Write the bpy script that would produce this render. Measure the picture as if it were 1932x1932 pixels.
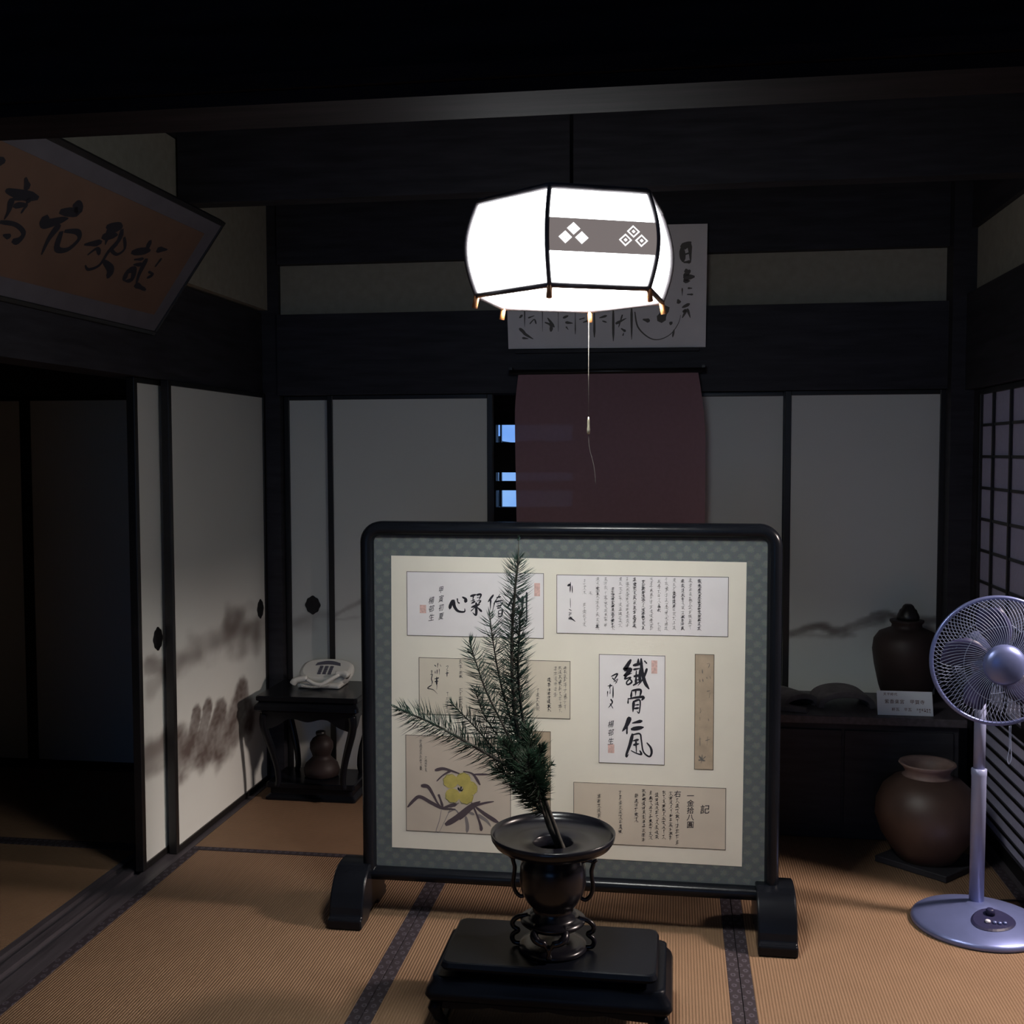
import bpy, bmesh, math, random
from mathutils import Vector, Matrix, noise
for o in list(bpy.data.objects): bpy.data.objects.remove(o)
SC = bpy.context.scene
COL = SC.collection
R = math.radians

# ------------------------------------------------------------------ camera
cam_d = bpy.data.cameras.new('camera')
cam_d.sensor_width = 36.0
cam_d.lens = 36.0 * 2080 / 1932
cam_d.clip_start = 0.05
cam = bpy.data.objects.new('camera', cam_d)
COL.objects.link(cam)
CAM_PITCH, CAM_YAW, CAM_ROLL = R(3.07402864), R(8.41053665), R(-0.11603247)
_F = Vector((-math.sin(CAM_YAW) * math.cos(CAM_PITCH), math.cos(CAM_YAW) * math.cos(CAM_PITCH), -math.sin(CAM_PITCH)))
_r = Vector((math.cos(CAM_YAW), math.sin(CAM_YAW), 0))
_u = _r.cross(_F)
_R = _r * math.cos(CAM_ROLL) + _u * math.sin(CAM_ROLL)
_U = -_r * math.sin(CAM_ROLL) + _u * math.cos(CAM_ROLL)
cam.matrix_world = Matrix(((_R.x, _U.x, -_F.x, 0), (_R.y, _U.y, -_F.y, 0), (_R.z, _U.z, -_F.z, 1.4), (0, 0, 0, 1)))
SC.camera = cam

# ------------------------------------------------------------------ view, world, light
SC.view_settings.view_transform = 'Standard'
SC.view_settings.look = 'None'
SC.view_settings.exposure = 0.12
SC.view_settings.gamma = 1.0
SC.view_settings.use_curve_mapping = False
SC.cycles.max_bounces = 6
SC.cycles.sample_clamp_indirect = 3.0
SKY = 0.95             # dusk sky
TUBE = 270.0           # the lamp's ring tube
PAPER = 7.0            # the lamp's paper panels
VERANDA = 320.0         # lamp light coming in from the veranda on the right
w = bpy.data.worlds.new('dusk_sky')
SC.world = w
w.use_nodes = True
nt = w.node_tree
bg = nt.nodes['Background']
tc = nt.nodes.new('ShaderNodeTexCoord')
nz = nt.nodes.new('ShaderNodeTexNoise'); nz.inputs['Scale'].default_value = 9.0; nz.inputs['Detail'].default_value = 5
rp = nt.nodes.new('ShaderNodeValToRGB')
rp.color_ramp.elements[0].position = 0.35; rp.color_ramp.elements[0].color = (0.10, 0.30, 0.95, 1)
rp.color_ramp.elements[1].position = 0.68; rp.color_ramp.elements[1].color = (0.42, 0.70, 1.0, 1)
nt.links.new(tc.outputs['Generated'], nz.inputs['Vector'])
nt.links.new(nz.outputs['Fac'], rp.inputs['Fac'])
nt.links.new(rp.outputs['Color'], bg.inputs['Color'])
bg.inputs['Strength'].default_value = SKY
# lamp of the veranda that runs along the right side, in front of the open shoji
ld = bpy.data.lights.new('veranda_light', 'POINT')
ld.shadow_soft_size = 0.16
ld.energy = VERANDA; ld.color = (1.0, 0.83, 0.75)
lo = bpy.data.objects.new('veranda_light', ld)
COL.objects.link(lo)
lo.location = (2.10, 3.08, 1.97)          # bulb under the veranda ceiling

# ------------------------------------------------------------------ materials
def mat(name, col, rough=0.6, var=0.0, scale=8.0, stretch=(1, 1, 1), col2=None, bump=0.0, metal=0.0, spec=0.5, coat=0.0, emit=None, estr=0.0):
    m = bpy.data.materials.new(name); m.use_nodes = True
    t = m.node_tree; b = t.nodes['Principled BSDF']
    b.inputs['Base Color'].default_value = (*col, 1)
    b.inputs['Roughness'].default_value = rough
    b.inputs['Metallic'].default_value = metal
    b.inputs['Specular IOR Level'].default_value = spec
    b.inputs['Coat Weight'].default_value = coat
    if emit:
        b.inputs['Emission Color'].default_value = (*emit, 1); b.inputs['Emission Strength'].default_value = estr
    if var or col2 or bump:
        g = t.nodes.new('ShaderNodeTexCoord'); mp = t.nodes.new('ShaderNodeMapping')
        mp.inputs['Scale'].default_value = stretch
        n = t.nodes.new('ShaderNodeTexNoise'); n.inputs['Scale'].default_value = scale; n.inputs['Detail'].default_value = 6
        t.links.new(g.outputs['Object'], mp.inputs['Vector']); t.links.new(mp.outputs['Vector'], n.inputs['Vector'])
        r = t.nodes.new('ShaderNodeValToRGB')
        r.color_ramp.elements[0].position = 0.3; r.color_ramp.elements[1].position = 0.7
        c2 = col2 or tuple(min(1, c * (1 + var)) for c in col)
        c1 = col if col2 else tuple(c * (1 - var) for c in col)
        r.color_ramp.elements[0].color = (*c1, 1); r.color_ramp.elements[1].color = (*c2, 1)
        t.links.new(n.outputs['Fac'], r.inputs['Fac']); t.links.new(r.outputs['Color'], b.inputs['Base Color'])
        if bump:
            bp = t.nodes.new('ShaderNodeBump'); bp.inputs['Strength'].default_value = bump; bp.inputs['Distance'].default_value = 0.004
            t.links.new(n.outputs['Fac'], bp.inputs['Height']); t.links.new(bp.outputs['Normal'], b.inputs['Normal'])
    return m

M = {}
M['wood'] = mat('dark_stained_wood', (0.026, 0.025, 0.031), 0.6, 0.35, 5, (1, 1, 9), bump=0.15, spec=0.3)
M['woodx'] = mat('dark_stained_wood_long', (0.026, 0.025, 0.032), 0.6, 0.35, 5, (1, 9, 9), bump=0.15, spec=0.3)
M['sill'] = mat('worn_sill_wood', (0.060, 0.052, 0.060), 0.5, 0.35, 4, (14, 1, 14), bump=0.1)
M['beam'] = mat('reddish_beam_wood', (0.012, 0.0085, 0.010), 0.8, 0.4, 4, (1, 9, 9), bump=0.15, spec=0.08)
M['plaster'] = mat('ochre_plaster', (0.31, 0.29, 0.235), 0.95, 0.08, 30, bump=0.1)
M['lacquer'] = mat('black_lacquer', (0.006, 0.007, 0.010), 0.24, 0.2, 6, spec=0.19)
M['stand'] = mat('dark_lacquered_stand', (0.004, 0.005, 0.008), 0.33, 0.2, 6, spec=0.08)
M['blackframe'] = mat('black_door_frame', (0.010, 0.009, 0.009), 0.4, 0.3, 6)
M['bronze'] = mat('dark_bronze', (0.006, 0.006, 0.009), 0.25, 0.3, 14, spec=0.34)
M['iron'] = mat('iron_door_pull', (0.010, 0.010, 0.011), 0.45, 0.3, 40, metal=0.3)
M['paper'] = mat('cream_mount_paper', (0.888, 0.840, 0.732), 0.9, 0.03, 6)
M['paperw'] = mat('white_calligraphy_paper', (0.888, 0.852, 0.864), 0.9, 0.03, 9)
M['papert'] = mat('tan_letter_paper', (0.694, 0.605, 0.504), 0.9, 0.06, 7)
M['papery'] = mat('yellowed_letter_paper', (0.739, 0.672, 0.560), 0.9, 0.05, 7)
M['paperg'] = mat('grey_brown_picture_paper', (0.627, 0.538, 0.448), 0.9, 0.08, 5)
M['slip'] = mat('brown_poem_slip', (0.482, 0.381, 0.280), 0.9, 0.14, 26)
M['ink'] = mat('black_ink', (0.010, 0.010, 0.018), 0.8)
M['inkg'] = mat('diluted_ink', (0.16, 0.15, 0.14), 0.85)
M['inkp'] = mat('purple_brown_paint', (0.085, 0.062, 0.075), 0.85)
M['inkpl'] = mat('pale_grey_paint', (0.24, 0.21, 0.21), 0.85)
M['seal'] = mat('vermilion_seal', (0.74, 0.50, 0.46), 0.9, 0.2, 160)
M['line'] = mat('sheet_edge_line', (0.075, 0.072, 0.058), 0.9)
M['petal'] = mat('yellow_petal_paint', (0.55, 0.46, 0.13), 0.9, 0.15, 40)
M['greenline'] = mat('green_petal_outline', (0.20, 0.21, 0.06), 0.9)
M['needle'] = mat('evergreen_needles', (0.010, 0.030, 0.022), 0.55, 0.4, 30, spec=0.3)
M['needle2'] = mat('older_evergreen_needles', (0.009, 0.026, 0.014), 0.55, 0.4, 30, spec=0.3)
M['bark'] = mat('evergreen_bark', (0.035, 0.030, 0.024), 0.85, 0.4, 60, bump=0.4)
M['cord'] = mat('pull_cord', (0.30, 0.27, 0.23), 0.7)
M['brass'] = mat('brass_tip', (0.75, 0.68, 0.5), 0.3, metal=0.8)
M['ribwood'] = mat('lamp_rib_wood', (0.10, 0.085, 0.09), 0.6, 0.3, 20)
M['ribend'] = mat('lamp_rib_end_wood', (0.52, 0.20, 0.07), 0.6, 0.2, 20)
M['shade'] = mat('lit_lamp_paper', (0.42, 0.42, 0.40), 0.8, emit=(0.93, 0.97, 1.0), estr=PAPER)
M['tube'] = mat('lamp_ring_tube', (0.9, 0.9, 0.9), 0.8, emit=(0.97, 0.98, 0.93), estr=TUBE)
M['shadewhite'] = mat('white_enamel', (0.5, 0.5, 0.5), 0.5)
M['band'] = mat('lamp_dark_band_with_bloom', (0.05, 0.04, 0.035), 0.8, 0.2, 30, emit=(0.42, 0.36, 0.35), estr=0.42)  # dark brown band; weak emission imitates bloom and lamp light through it
M['crest'] = mat('lit_crest_paper', (0.9, 0.9, 0.9), 0.8, emit=(1, 1, 1), estr=1.6)
M['fan'] = mat('blue_grey_metallic_fan', (0.19, 0.23, 0.47), 0.36, 0.05, 20, metal=0.6)
M['fanpole'] = mat('pale_blue_fan_pole', (0.27, 0.30, 0.48), 0.38, 0.05, 20, metal=0.2)
M['fanwire'] = mat('blue_white_wire', (0.27, 0.32, 0.48), 0.35)
M['fanblade'] = mat('smoky_blue_blade', (0.045, 0.045, 0.11), 0.4, spec=0.2)
M['fandark'] = mat('navy_control_plastic', (0.02, 0.02, 0.06), 0.4, spec=0.3)
M['fanbtn'] = mat('pale_fan_button', (0.65, 0.66, 0.75), 0.35)
M['clay'] = mat('brown_stoneware', (0.048, 0.027, 0.021), 0.5, col2=(0.10, 0.058, 0.042), scale=5, bump=0.2)
M['clayrim'] = mat('ashy_stoneware_rim', (0.20, 0.135, 0.12), 0.5, 0.2, 20)
M['darkclay'] = mat('dark_reddish_stoneware', (0.026, 0.017, 0.016), 0.55, 0.35, 8, bump=0.2, spec=0.3)
M['tile'] = mat('grey_roof_tile', (0.11, 0.095, 0.10), 0.85, 0.3, 20, bump=0.3)
M['card'] = mat('white_card', (0.66, 0.70, 0.76), 0.7)
M['cardink'] = mat('brown_card_ink', (0.11, 0.05, 0.05), 0.8)
M['phone'] = mat('off_white_phone', (0.66, 0.66, 0.62), 0.4)
M['phonedark'] = mat('grey_phone_keys', (0.09, 0.09, 0.12), 0.5)
M['plaquemat'] = mat('grey_plaque_border', (0.10, 0.095, 0.115), 0.9, 0.1, 14)
M['plaque'] = mat('orange_brown_plaque_paper', (0.13, 0.075, 0.052), 0.9, 0.12, 5)
M['bush'] = mat('dark_foliage', (0.004, 0.006, 0.006), 0.9)
M['ground'] = mat('dark_earth', (0.01, 0.01, 0.01), 0.95)

def nodes(m):
    return m.node_tree.nodes, m.node_tree.links, m.node_tree.nodes['Principled BSDF']

def tatami_mat_material(name, along):
    """woven rush: fine cross lines, seen in object space; along = axis of the mat's length"""
    m = mat(name, (0.33, 0.21, 0.10), 0.75)
    n, l, b = nodes(m)
    tc = n.new('ShaderNodeTexCoord')
    sep = n.new('ShaderNodeSeparateXYZ'); l.new(tc.outputs['Object'], sep.inputs[0])
    def wave(sock, per):
        a = n.new('ShaderNodeMath'); a.operation = 'MULTIPLY'; a.inputs[1].default_value = 2 * math.pi / per
        l.new(sock, a.inputs[0]); s = n.new('ShaderNodeMath'); s.operation = 'SINE'; l.new(a.outputs[0], s.inputs[0]); return s.outputs[0]
    across, length = ('X', 'Y') if along == 'Y' else ('Y', 'X')
    w1 = wave(sep.outputs[across], 0.0082)
    w2 = wave(sep.outputs[length], 0.0042)
    mul = n.new('ShaderNodeMath'); mul.operation = 'MULTIPLY'; l.new(w1, mul.inputs[0]); l.new(w2, mul.inputs[1])
    add = n.new('ShaderNodeMath'); add.operation = 'MULTIPLY_ADD'; add.inputs[1].default_value = 0.6
    l.new(mul.outputs[0], add.inputs[0]); l.new(w1, add.inputs[2])
    nz = n.new('ShaderNodeTexNoise'); nz.inputs['Scale'].default_value = 7; nz.inputs['Detail'].default_value = 8
    l.new(tc.outputs['Object'], nz.inputs['Vector'])
    mr = n.new('ShaderNodeMapRange'); mr.inputs[1].default_value = -1.6; mr.inputs[2].default_value = 1.6
    mr.inputs[3].default_value = 0.14; mr.inputs[4].default_value = 0.52; l.new(add.outputs[0], mr.inputs[0])
    ad = n.new('ShaderNodeMath'); ad.operation = 'MULTIPLY_ADD'; ad.inputs[1].default_value = 0.45
    l.new(nz.outputs['Fac'], ad.inputs[0]); l.new(mr.outputs[0], ad.inputs[2])
    r = n.new('ShaderNodeValToRGB')
    r.color_ramp.elements[0].color = (0.152, 0.088, 0.046, 1); r.color_ramp.elements[1].color = (0.268, 0.160, 0.090, 1)
    l.new(ad.outputs[0], r.inputs['Fac']); l.new(r.outputs['Color'], b.inputs['Base Color'])
    bp = n.new('ShaderNodeBump'); bp.inputs['Strength'].default_value = 0.5; bp.inputs['Distance'].default_value = 0.002
    l.new(add.outputs[0], bp.inputs['Height']); l.new(bp.outputs['Normal'], b.inputs['Normal'])
    return m

def motif_material(name, base, light, px, pz, rx, ru, rv, ring=False, rough=0.85, axes='XZ'):
    """staggered woven motifs repeated every px, pz in object space"""
    m = mat(name, base, rough)
    n, l, b = nodes(m)
    tc = n.new('ShaderNodeTexCoord'); sep = n.new('ShaderNodeSeparateXYZ'); l.new(tc.outputs['Object'], sep.inputs[0])
    def math_(op, a, bb=None, c=None):
        q = n.new('ShaderNodeMath'); q.operation = op
        for i, v in enumerate((a, bb, c)):
            if v is None: continue
            if isinstance(v, (int, float)): q.inputs[i].default_value = v
            else: l.new(v, q.inputs[i])
        return q.outputs[0]
    u = math_('DIVIDE', sep.outputs[axes[0]], px); v = math_('DIVIDE', sep.outputs[axes[1]], pz)
    row = math_('FLOOR', v)
    off = math_('MULTIPLY', math_('MODULO', row, 2.0), 0.5)
    fu = math_('SUBTRACT', math_('FRACT', math_('ADD', math_('ADD', u, off), 100.0)), 0.5)
    fv = math_('SUBTRACT', math_('FRACT', math_('ADD', v, 100.0)), 0.5)
    d = math_('SQRT', math_('ADD', math_('POWER', math_('DIVIDE', fu, ru), 2.0), math_('POWER', math_('DIVIDE', fv, rv), 2.0)))
    nz = n.new('ShaderNodeTexNoise'); nz.inputs['Scale'].default_value = 260 if not ring else 420; l.new(tc.outputs['Object'], nz.inputs['Vector'])
    d2 = math_('ADD', d, math_('MULTIPLY', math_('SUBTRACT', nz.outputs['Fac'], 0.5), 1.7))
    if ring:
        msk = math_('SUBTRACT', 1.0, math_('MULTIPLY', math_('ABSOLUTE', math_('SUBTRACT', d2, 0.75)), 2.6))
    else:
        msk = math_('MULTIPLY', math_('SUBTRACT', 1.15, d2), 1.8)
    cl = n.new('ShaderNodeClamp'); l.new(msk, cl.inputs[0])
    fac = math_('MULTIPLY', cl.outputs[0], rx)
    mx = n.new('ShaderNodeMix'); mx.data_type = 'RGBA'
    mx.inputs[6].default_value = (*base, 1); mx.inputs[7].default_value = (*light, 1)
    l.new(fac, mx.inputs[0])
    n2 = n.new('ShaderNodeTexNoise'); n2.inputs['Scale'].default_value = 500; l.new(tc.outputs['Object'], n2.inputs['Vector'])
    m2 = n.new('ShaderNodeMix'); m2.data_type = 'RGBA'; m2.blend_type = 'MULTIPLY'; m2.inputs[0].default_value = 0.5
    l.new(mx.outputs[2], m2.inputs[6]); l.new(n2.outputs['Color'], m2.inputs[7])
    l.new(m2.outputs[2], b.inputs['Base Color'])
    return m

M['rushY'] = tatami_mat_material('woven_rush_lengthwise', 'Y')
M['rushX'] = tatami_mat_material('woven_rush_crosswise', 'X')
M['edging'] = motif_material('tatami_edging_cloth', (0.024, 0.015, 0.022), (0.15, 0.13, 0.17), 0.026, 0.030, 0.7, 0.26, 0.30, True, axes='XY')
M['brocade'] = motif_material('blue_green_brocade', (0.15, 0.175, 0.185), (0.30, 0.32, 0.27), 0.0445, 0.021, 0.42, 0.26, 0.46, False)

def painted_material(name, base, ink):
    m = mat(name, base, 0.9)
    n, l, b = nodes(m)
    at = n.new('ShaderNodeAttribute'); at.attribute_name = 'brush'
    nz = n.new('ShaderNodeTexNoise'); nz.inputs['Scale'].default_value = 3.0; nz.inputs['Detail'].default_value = 6
    tc = n.new('ShaderNodeTexCoord'); l.new(tc.outputs['Object'], nz.inputs['Vector'])
    r = n.new('ShaderNodeValToRGB'); r.color_ramp.elements[0].color = (*[c * 0.93 for c in base], 1); r.color_ramp.elements[1].color = (*base, 1)
    l.new(nz.outputs['Fac'], r.inputs['Fac'])
    mx = n.new('ShaderNodeMix'); mx.data_type = 'RGBA'; mx.inputs[7].default_value = (*ink, 1)
    l.new(at.outputs['Fac'], mx.inputs[0]); l.new(r.outputs['Color'], mx.inputs[6]); l.new(mx.outputs[2], b.inputs['Base Color'])
    return m
M['fusuma'] = painted_material('painted_fusuma_paper', (0.73, 0.75, 0.71), (0.12, 0.09, 0.08))

def translucent(name, col, tr, transp=0.0):
    m = bpy.data.materials.new(name); m.use_nodes = True
    n = m.node_tree.nodes; l = m.node_tree.links; n.remove(n['Principled BSDF']); out = n['Material Output']
    tc = n.new('ShaderNodeTexCoord'); nz = n.new('ShaderNodeTexNoise'); nz.inputs['Scale'].default_value = 60
    l.new(tc.outputs['Object'], nz.inputs['Vector'])
    r = n.new('ShaderNodeValToRGB'); r.color_ramp.elements[0].color = (*[c * 0.85 for c in col], 1); r.color_ramp.elements[1].color = (*col, 1)
    l.new(nz.outputs['Fac'], r.inputs['Fac'])
    d = n.new('ShaderNodeBsdfDiffuse'); t = n.new('ShaderNodeBsdfTranslucent'); l.new(r.outputs['Color'], d.inputs[0]); l.new(r.outputs['Color'], t.inputs[0])
    a = n.new('ShaderNodeMixShader'); a.inputs[0].default_value = tr; l.new(d.outputs[0], a.inputs[1]); l.new(t.outputs[0], a.inputs[2])
    o = a
    if transp:
        q = n.new('ShaderNodeBsdfTransparent'); o = n.new('ShaderNodeMixShader'); o.inputs[0].default_value = transp
        l.new(a.outputs[0], o.inputs[1]); l.new(q.outputs[0], o.inputs[2])
    l.new(o.outputs[0], out.inputs['Surface'])
    return m
M['shoji'] = translucent('shoji_paper', (0.66, 0.64, 0.84), 0.2)
M['noren'] = translucent('sheer_dark_red_cloth', (0.42, 0.25, 0.28), 0.22, 0.009)
def glass():
    m = bpy.data.materials.new('window_glass'); m.use_nodes = True
    n = m.node_tree.nodes; l = m.node_tree.links; n.remove(n['Principled BSDF'])
    t = n.new('ShaderNodeBsdfTransparent'); g = n.new('ShaderNodeBsdfGlossy'); g.inputs['Roughness'].default_value = 0.05
    a = n.new('ShaderNodeMixShader'); a.inputs[0].default_value = 0.05
    l.new(t.outputs[0], a.inputs[1]); l.new(g.outputs[0], a.inputs[2]); l.new(a.outputs[0], n['Material Output'].inputs['Surface'])
    return m
M['glass'] = glass()

# ------------------------------------------------------------------ mesh helpers
class MB:
    def __init__(self): self.v = []; self.f = []; self.s = []
    def add(self, vs, fs, smooth=False):
        b = len(self.v); self.v += [tuple(p) for p in vs]; self.f += [tuple(b + i for i in f) for f in fs]; self.s += [smooth] * len(fs); return self
    def box(self, x0, x1, y0, y1, z0, z1):
        vs = [(x, y, z) for z in (z0, z1) for y in (y0, y1) for x in (x0, x1)]
        return self.add(vs, [(0, 2, 3, 1), (4, 5, 7, 6), (0, 1, 5, 4), (2, 6, 7, 3), (0, 4, 6, 2), (1, 3, 7, 5)])
    def lathe(self, c, prof, n=48, close=True):
        vs = []; fs = []
        for (r, z) in prof:
            for k in range(n):
                a = 2 * math.pi * k / n; vs.append((c[0] + r * math.cos(a), c[1] + r * math.sin(a), z))
        for i in range(len(prof) - 1):
            for k in range(n):
                k2 = (k + 1) % n; fs.append((i * n + k, i * n + k2, (i + 1) * n + k2, (i + 1) * n + k))
        if close:
            fs.append(tuple(reversed(range(n)))); fs.append(tuple((len(prof) - 1) * n + k for k in range(n)))
        return self.add(vs, fs, True)
    def tube(self, pts, rad, n=8, cap=True):
        P = [Vector(p) for p in pts]; rr = rad if isinstance(rad, (list, tuple)) else [rad] * len(P)
        vs = []; fs = []; up = None
        for i, p in enumerate(P):
            t = (P[min(i + 1, len(P) - 1)] - P[max(i - 1, 0)]).normalized()
            if up is None:
                up = Vector((0, 0, 1)) if abs(t.z) < 0.9 else Vector((1, 0, 0))
            a = (up - t * up.dot(t)).normalized(); bb = t.cross(a); up = a
            for k in range(n):
                an = 2 * math.pi * k / n; vs.append(p + (a * math.cos(an) + bb * math.sin(an)) * rr[i])
        for i in range(len(P) - 1):
            for k in range(n):
                k2 = (k + 1) % n; fs.append((i * n + k, i * n + k2, (i + 1) * n + k2, (i + 1) * n + k))
        if cap: fs.append(tuple(reversed(range(n)))); fs.append(tuple((len(P) - 1) * n + k for k in range(n)))
        return self.add(vs, fs, True)
    def ring(self, c, rad, r, axis='Y', n=64, m=8):
        vs = []; fs = []
        for i in range(n):
            a = 2 * math.pi * i / n
            for k in range(m):
                b = 2 * math.pi * k / m; q = rad + r * math.cos(b); h = r * math.sin(b)
                if axis == 'Y': vs.append((c[0] + q * math.cos(a), c[1] + h, c[2] + q * math.sin(a)))
                else: vs.append((c[0] + q * math.cos(a), c[1] + q * math.sin(a), c[2] + h))
        for i in range(n):
            for k in range(m):
                i2 = (i + 1) % n; k2 = (k + 1) % m; fs.append((i * m + k, i2 * m + k, i2 * m + k2, i * m + k2))
        return self.add(vs, fs, True)
    def prism(self, poly, ext, frame):
        """poly (u, v) extruded from ext[0] to ext[1]; frame maps (u, v, w) to the room"""
        n = len(poly); vs = [frame(u, v, ext[0]) for u, v in poly] + [frame(u, v, ext[1]) for u, v in poly]
        fs = [tuple(reversed(range(n))), tuple(range(n, 2 * n))] + [(i, (i + 1) % n, n + (i + 1) % n, n + i) for i in range(n)]
        return self.add(vs, fs)
    def build(self, name, material, parent=None, bevel=0.0, seg=2):
        me = bpy.data.meshes.new(name)
        org = Vector((0, 0, 0))
        q = parent
        while q is not None: org = org + Vector(q.location); q = q.parent
        me.from_pydata([tuple(Vector(p) - org) for p in self.v], [], self.f)
        me.polygons.foreach_set('use_smooth', self.s)
        bm = bmesh.new(); bm.from_mesh(me); bmesh.ops.recalc_face_normals(bm, faces=bm.faces); bm.to_mesh(me); bm.free()
        me.materials.append(material); me.update()
        o = bpy.data.objects.new(name, me); COL.objects.link(o)
        if parent is not None: o.parent = parent
        if bevel:
            md = o.modifiers.new('bevel', 'BEVEL'); md.width = bevel; md.segments = seg; md.limit_method = 'ANGLE'; md.angle_limit = R(40)
        return o

def box(name, material, parent, *b, bevel=0.0): return MB().box(*b).build(name, material, parent, bevel)
def struct(o): o['kind'] = 'structure'; return o
def tag(o, label, cat, group=None):
    o['label'] = label; o['category'] = cat
    if group: o['group'] = group
    return o
def thing(name, loc, label=None, cat=None, group=None):
    o = bpy.data.objects.new(name, None); COL.objects.link(o); o.location = loc; o.empty_display_size = 0.05
    if label: tag(o, label, cat, group)
    return o

def smooth_path(P, k=6):
    P = [Vector(p) for p in P]
    if len(P) < 3: return [P[0].lerp(P[-1], i / k) for i in range(k + 1)]
    out = []
    for i in range(len(P) - 1):
        a, b, c, d = P[max(i - 1, 0)], P[i], P[i + 1], P[min(i + 2, len(P) - 1)]
        for j in range(k):
            t = j / k
            out.append(0.5 * ((2 * b) + (c - a) * t + (2 * a - 5 * b + 4 * c - d) * t * t + (3 * b - a - 3 * c + d) * t ** 3))
    out.append(P[-1]); return out

def brush(mb, pts, width, frame, d, taper=True, seed=0):
    """one brush stroke as a thin ribbon lying d above the paper; frame(u, v, w)"""
    P = smooth_path([(p[0], p[1]) for p in pts] if len(pts[0]) == 2 else pts, 5)
    P = [Vector((p[0], p[1])) for p in P]
    vs = []; n = len(P)
    for i, p in enumerate(P):
        t = P[min(i + 1, n - 1)] - P[max(i - 1, 0)]
        if t.length < 1e-9: t = Vector((1, 0))
        t.normalize(); nn = Vector((-t.y, t.x)); u = i / (n - 1)
        w = width * 0.5
        if taper:
            w *= (0.78 + 0.35 * math.sin(3.1 * u + seed)) * (min(1, 0.55 + u * 4)) * (min(1, 0.35 + (1 - u) * 3))
        e = t * w * 0.5 if i == n - 1 else (t * -w * 0.5 if i == 0 else Vector((0, 0)))
        vs += [frame(p.x + nn.x * w + e.x, p.y + nn.y * w + e.y, d), frame(p.x - nn.x * w + e.x, p.y - nn.y * w + e.y, d)]
    mb.add(vs, [(2 * i, 2 * i + 1, 2 * i + 3, 2 * i + 2) for i in range(n - 1)])

def scribble(mb, u, v1, v0, size, frame, d, seed, wid=0.0016, dens=1.0):
    """an illegible running-hand column written downwards from v1 to v0"""
    rg = random.Random(seed); v = v1; w = size * 0.85
    while v > v0 + size * 0.3:
        h = size * rg.uniform(0.75, 1.25); k = rg.choice((1, 2, 3, 3, 4)); drift = rg.uniform(-.06, .06) * size
        if rg.random() <= dens:
            for i in range(k):                      # cross strokes
                y = v - h * (0.12 + 0.72 * i / max(1, k)) ; l = w * rg.uniform(.28, .55); s = rg.uniform(0.02, .12) * size
                brush(mb, [(u - l + drift, y - s), (u + drift, y), (u + l * .9 + drift, y + s * .6)], wid * rg.uniform(.6, 1.1), frame, d, True, rg.random() * 6)
            x = u + rg.uniform(-.12, .12) * size     # down stroke
            brush(mb, [(x, v), (x - .03 * size, v - h * .5), (x + rg.uniform(-.15, .1) * size, v - h * .95)], wid * rg.uniform(.7, 1.3), frame, d, True, 2)
            if rg.random() < .6: brush(mb, [(u, v - h * .45), (u - w * .25, v - h * .7), (u - w * .5, v - h * .85)], wid * .8, frame, d, True, 3)
            if rg.random() < .6: brush(mb, [(u + w * .05, v - h * .5), (u + w * .3, v - h * .75), (u + w * .5, v - h * .85)], wid * rg.uniform(.8, 1.4), frame, d, True, 4)
        v -= h
    return mb

def columns(name, material, parent, u, v1, v0, size, frame, d, seed, wid, dens):
    """a column with gaps: every unbroken run of characters is a piece of its own"""
    rg = random.Random(seed + 5000); v = v1
    while v > v0 + size * 0.5:
        n = size * rg.choice((1.6, 2.4, 3.4, 5))
        if rg.random() < dens:
            scribble(MB(), u, v, max(v - n, v0), size, frame, d, seed + int(v * 1e4), wid, 1.0).build(name, material, parent)
        v -= n

def glyphs(mb, text, u, v, size, frame, d, vertical=True, slant=0.06, squash=1.0, step=1.08):
    """printed characters from the built-in font, flattened onto the paper; u, v = centre of the first one"""
    for i, ch in enumerate(text):
        if ch == ' ': continue
        c = bpy.data.curves.new('glyph', 'FONT'); c.body = ch; c.size = 1.0; c.align_x = 'CENTER'; c.align_y = 'CENTER'; c.offset = 0.006; c.resolution_u = 3
        o = bpy.data.objects.new('glyph', c); COL.objects.link(o)
        me = o.evaluated_get(bpy.context.evaluated_depsgraph_get()).to_mesh()
        vs = [(p.co.x, p.co.y) for p in me.vertices]; fs = [tuple(p.vertices) for p in me.polygons]
        if vs:
            cx = (min(p[0] for p in vs) + max(p[0] for p in vs)) / 2; cy = (min(p[1] for p in vs) + max(p[1] for p in vs)) / 2
            uu = u if vertical else u + i * size * step; vv = v - i * size * step if vertical else v
            mb.add([frame(uu + ((x - cx) * squash + (y - cy) * slant) * size, vv + ((y - cy) + (x - cx) * slant) * size, d) for x, y in vs], fs)
        o.to_mesh_clear() if False else None
        COL.objects.unlink(o); bpy.data.objects.remove(o); bpy.data.curves.remove(c)
    return mb
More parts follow.
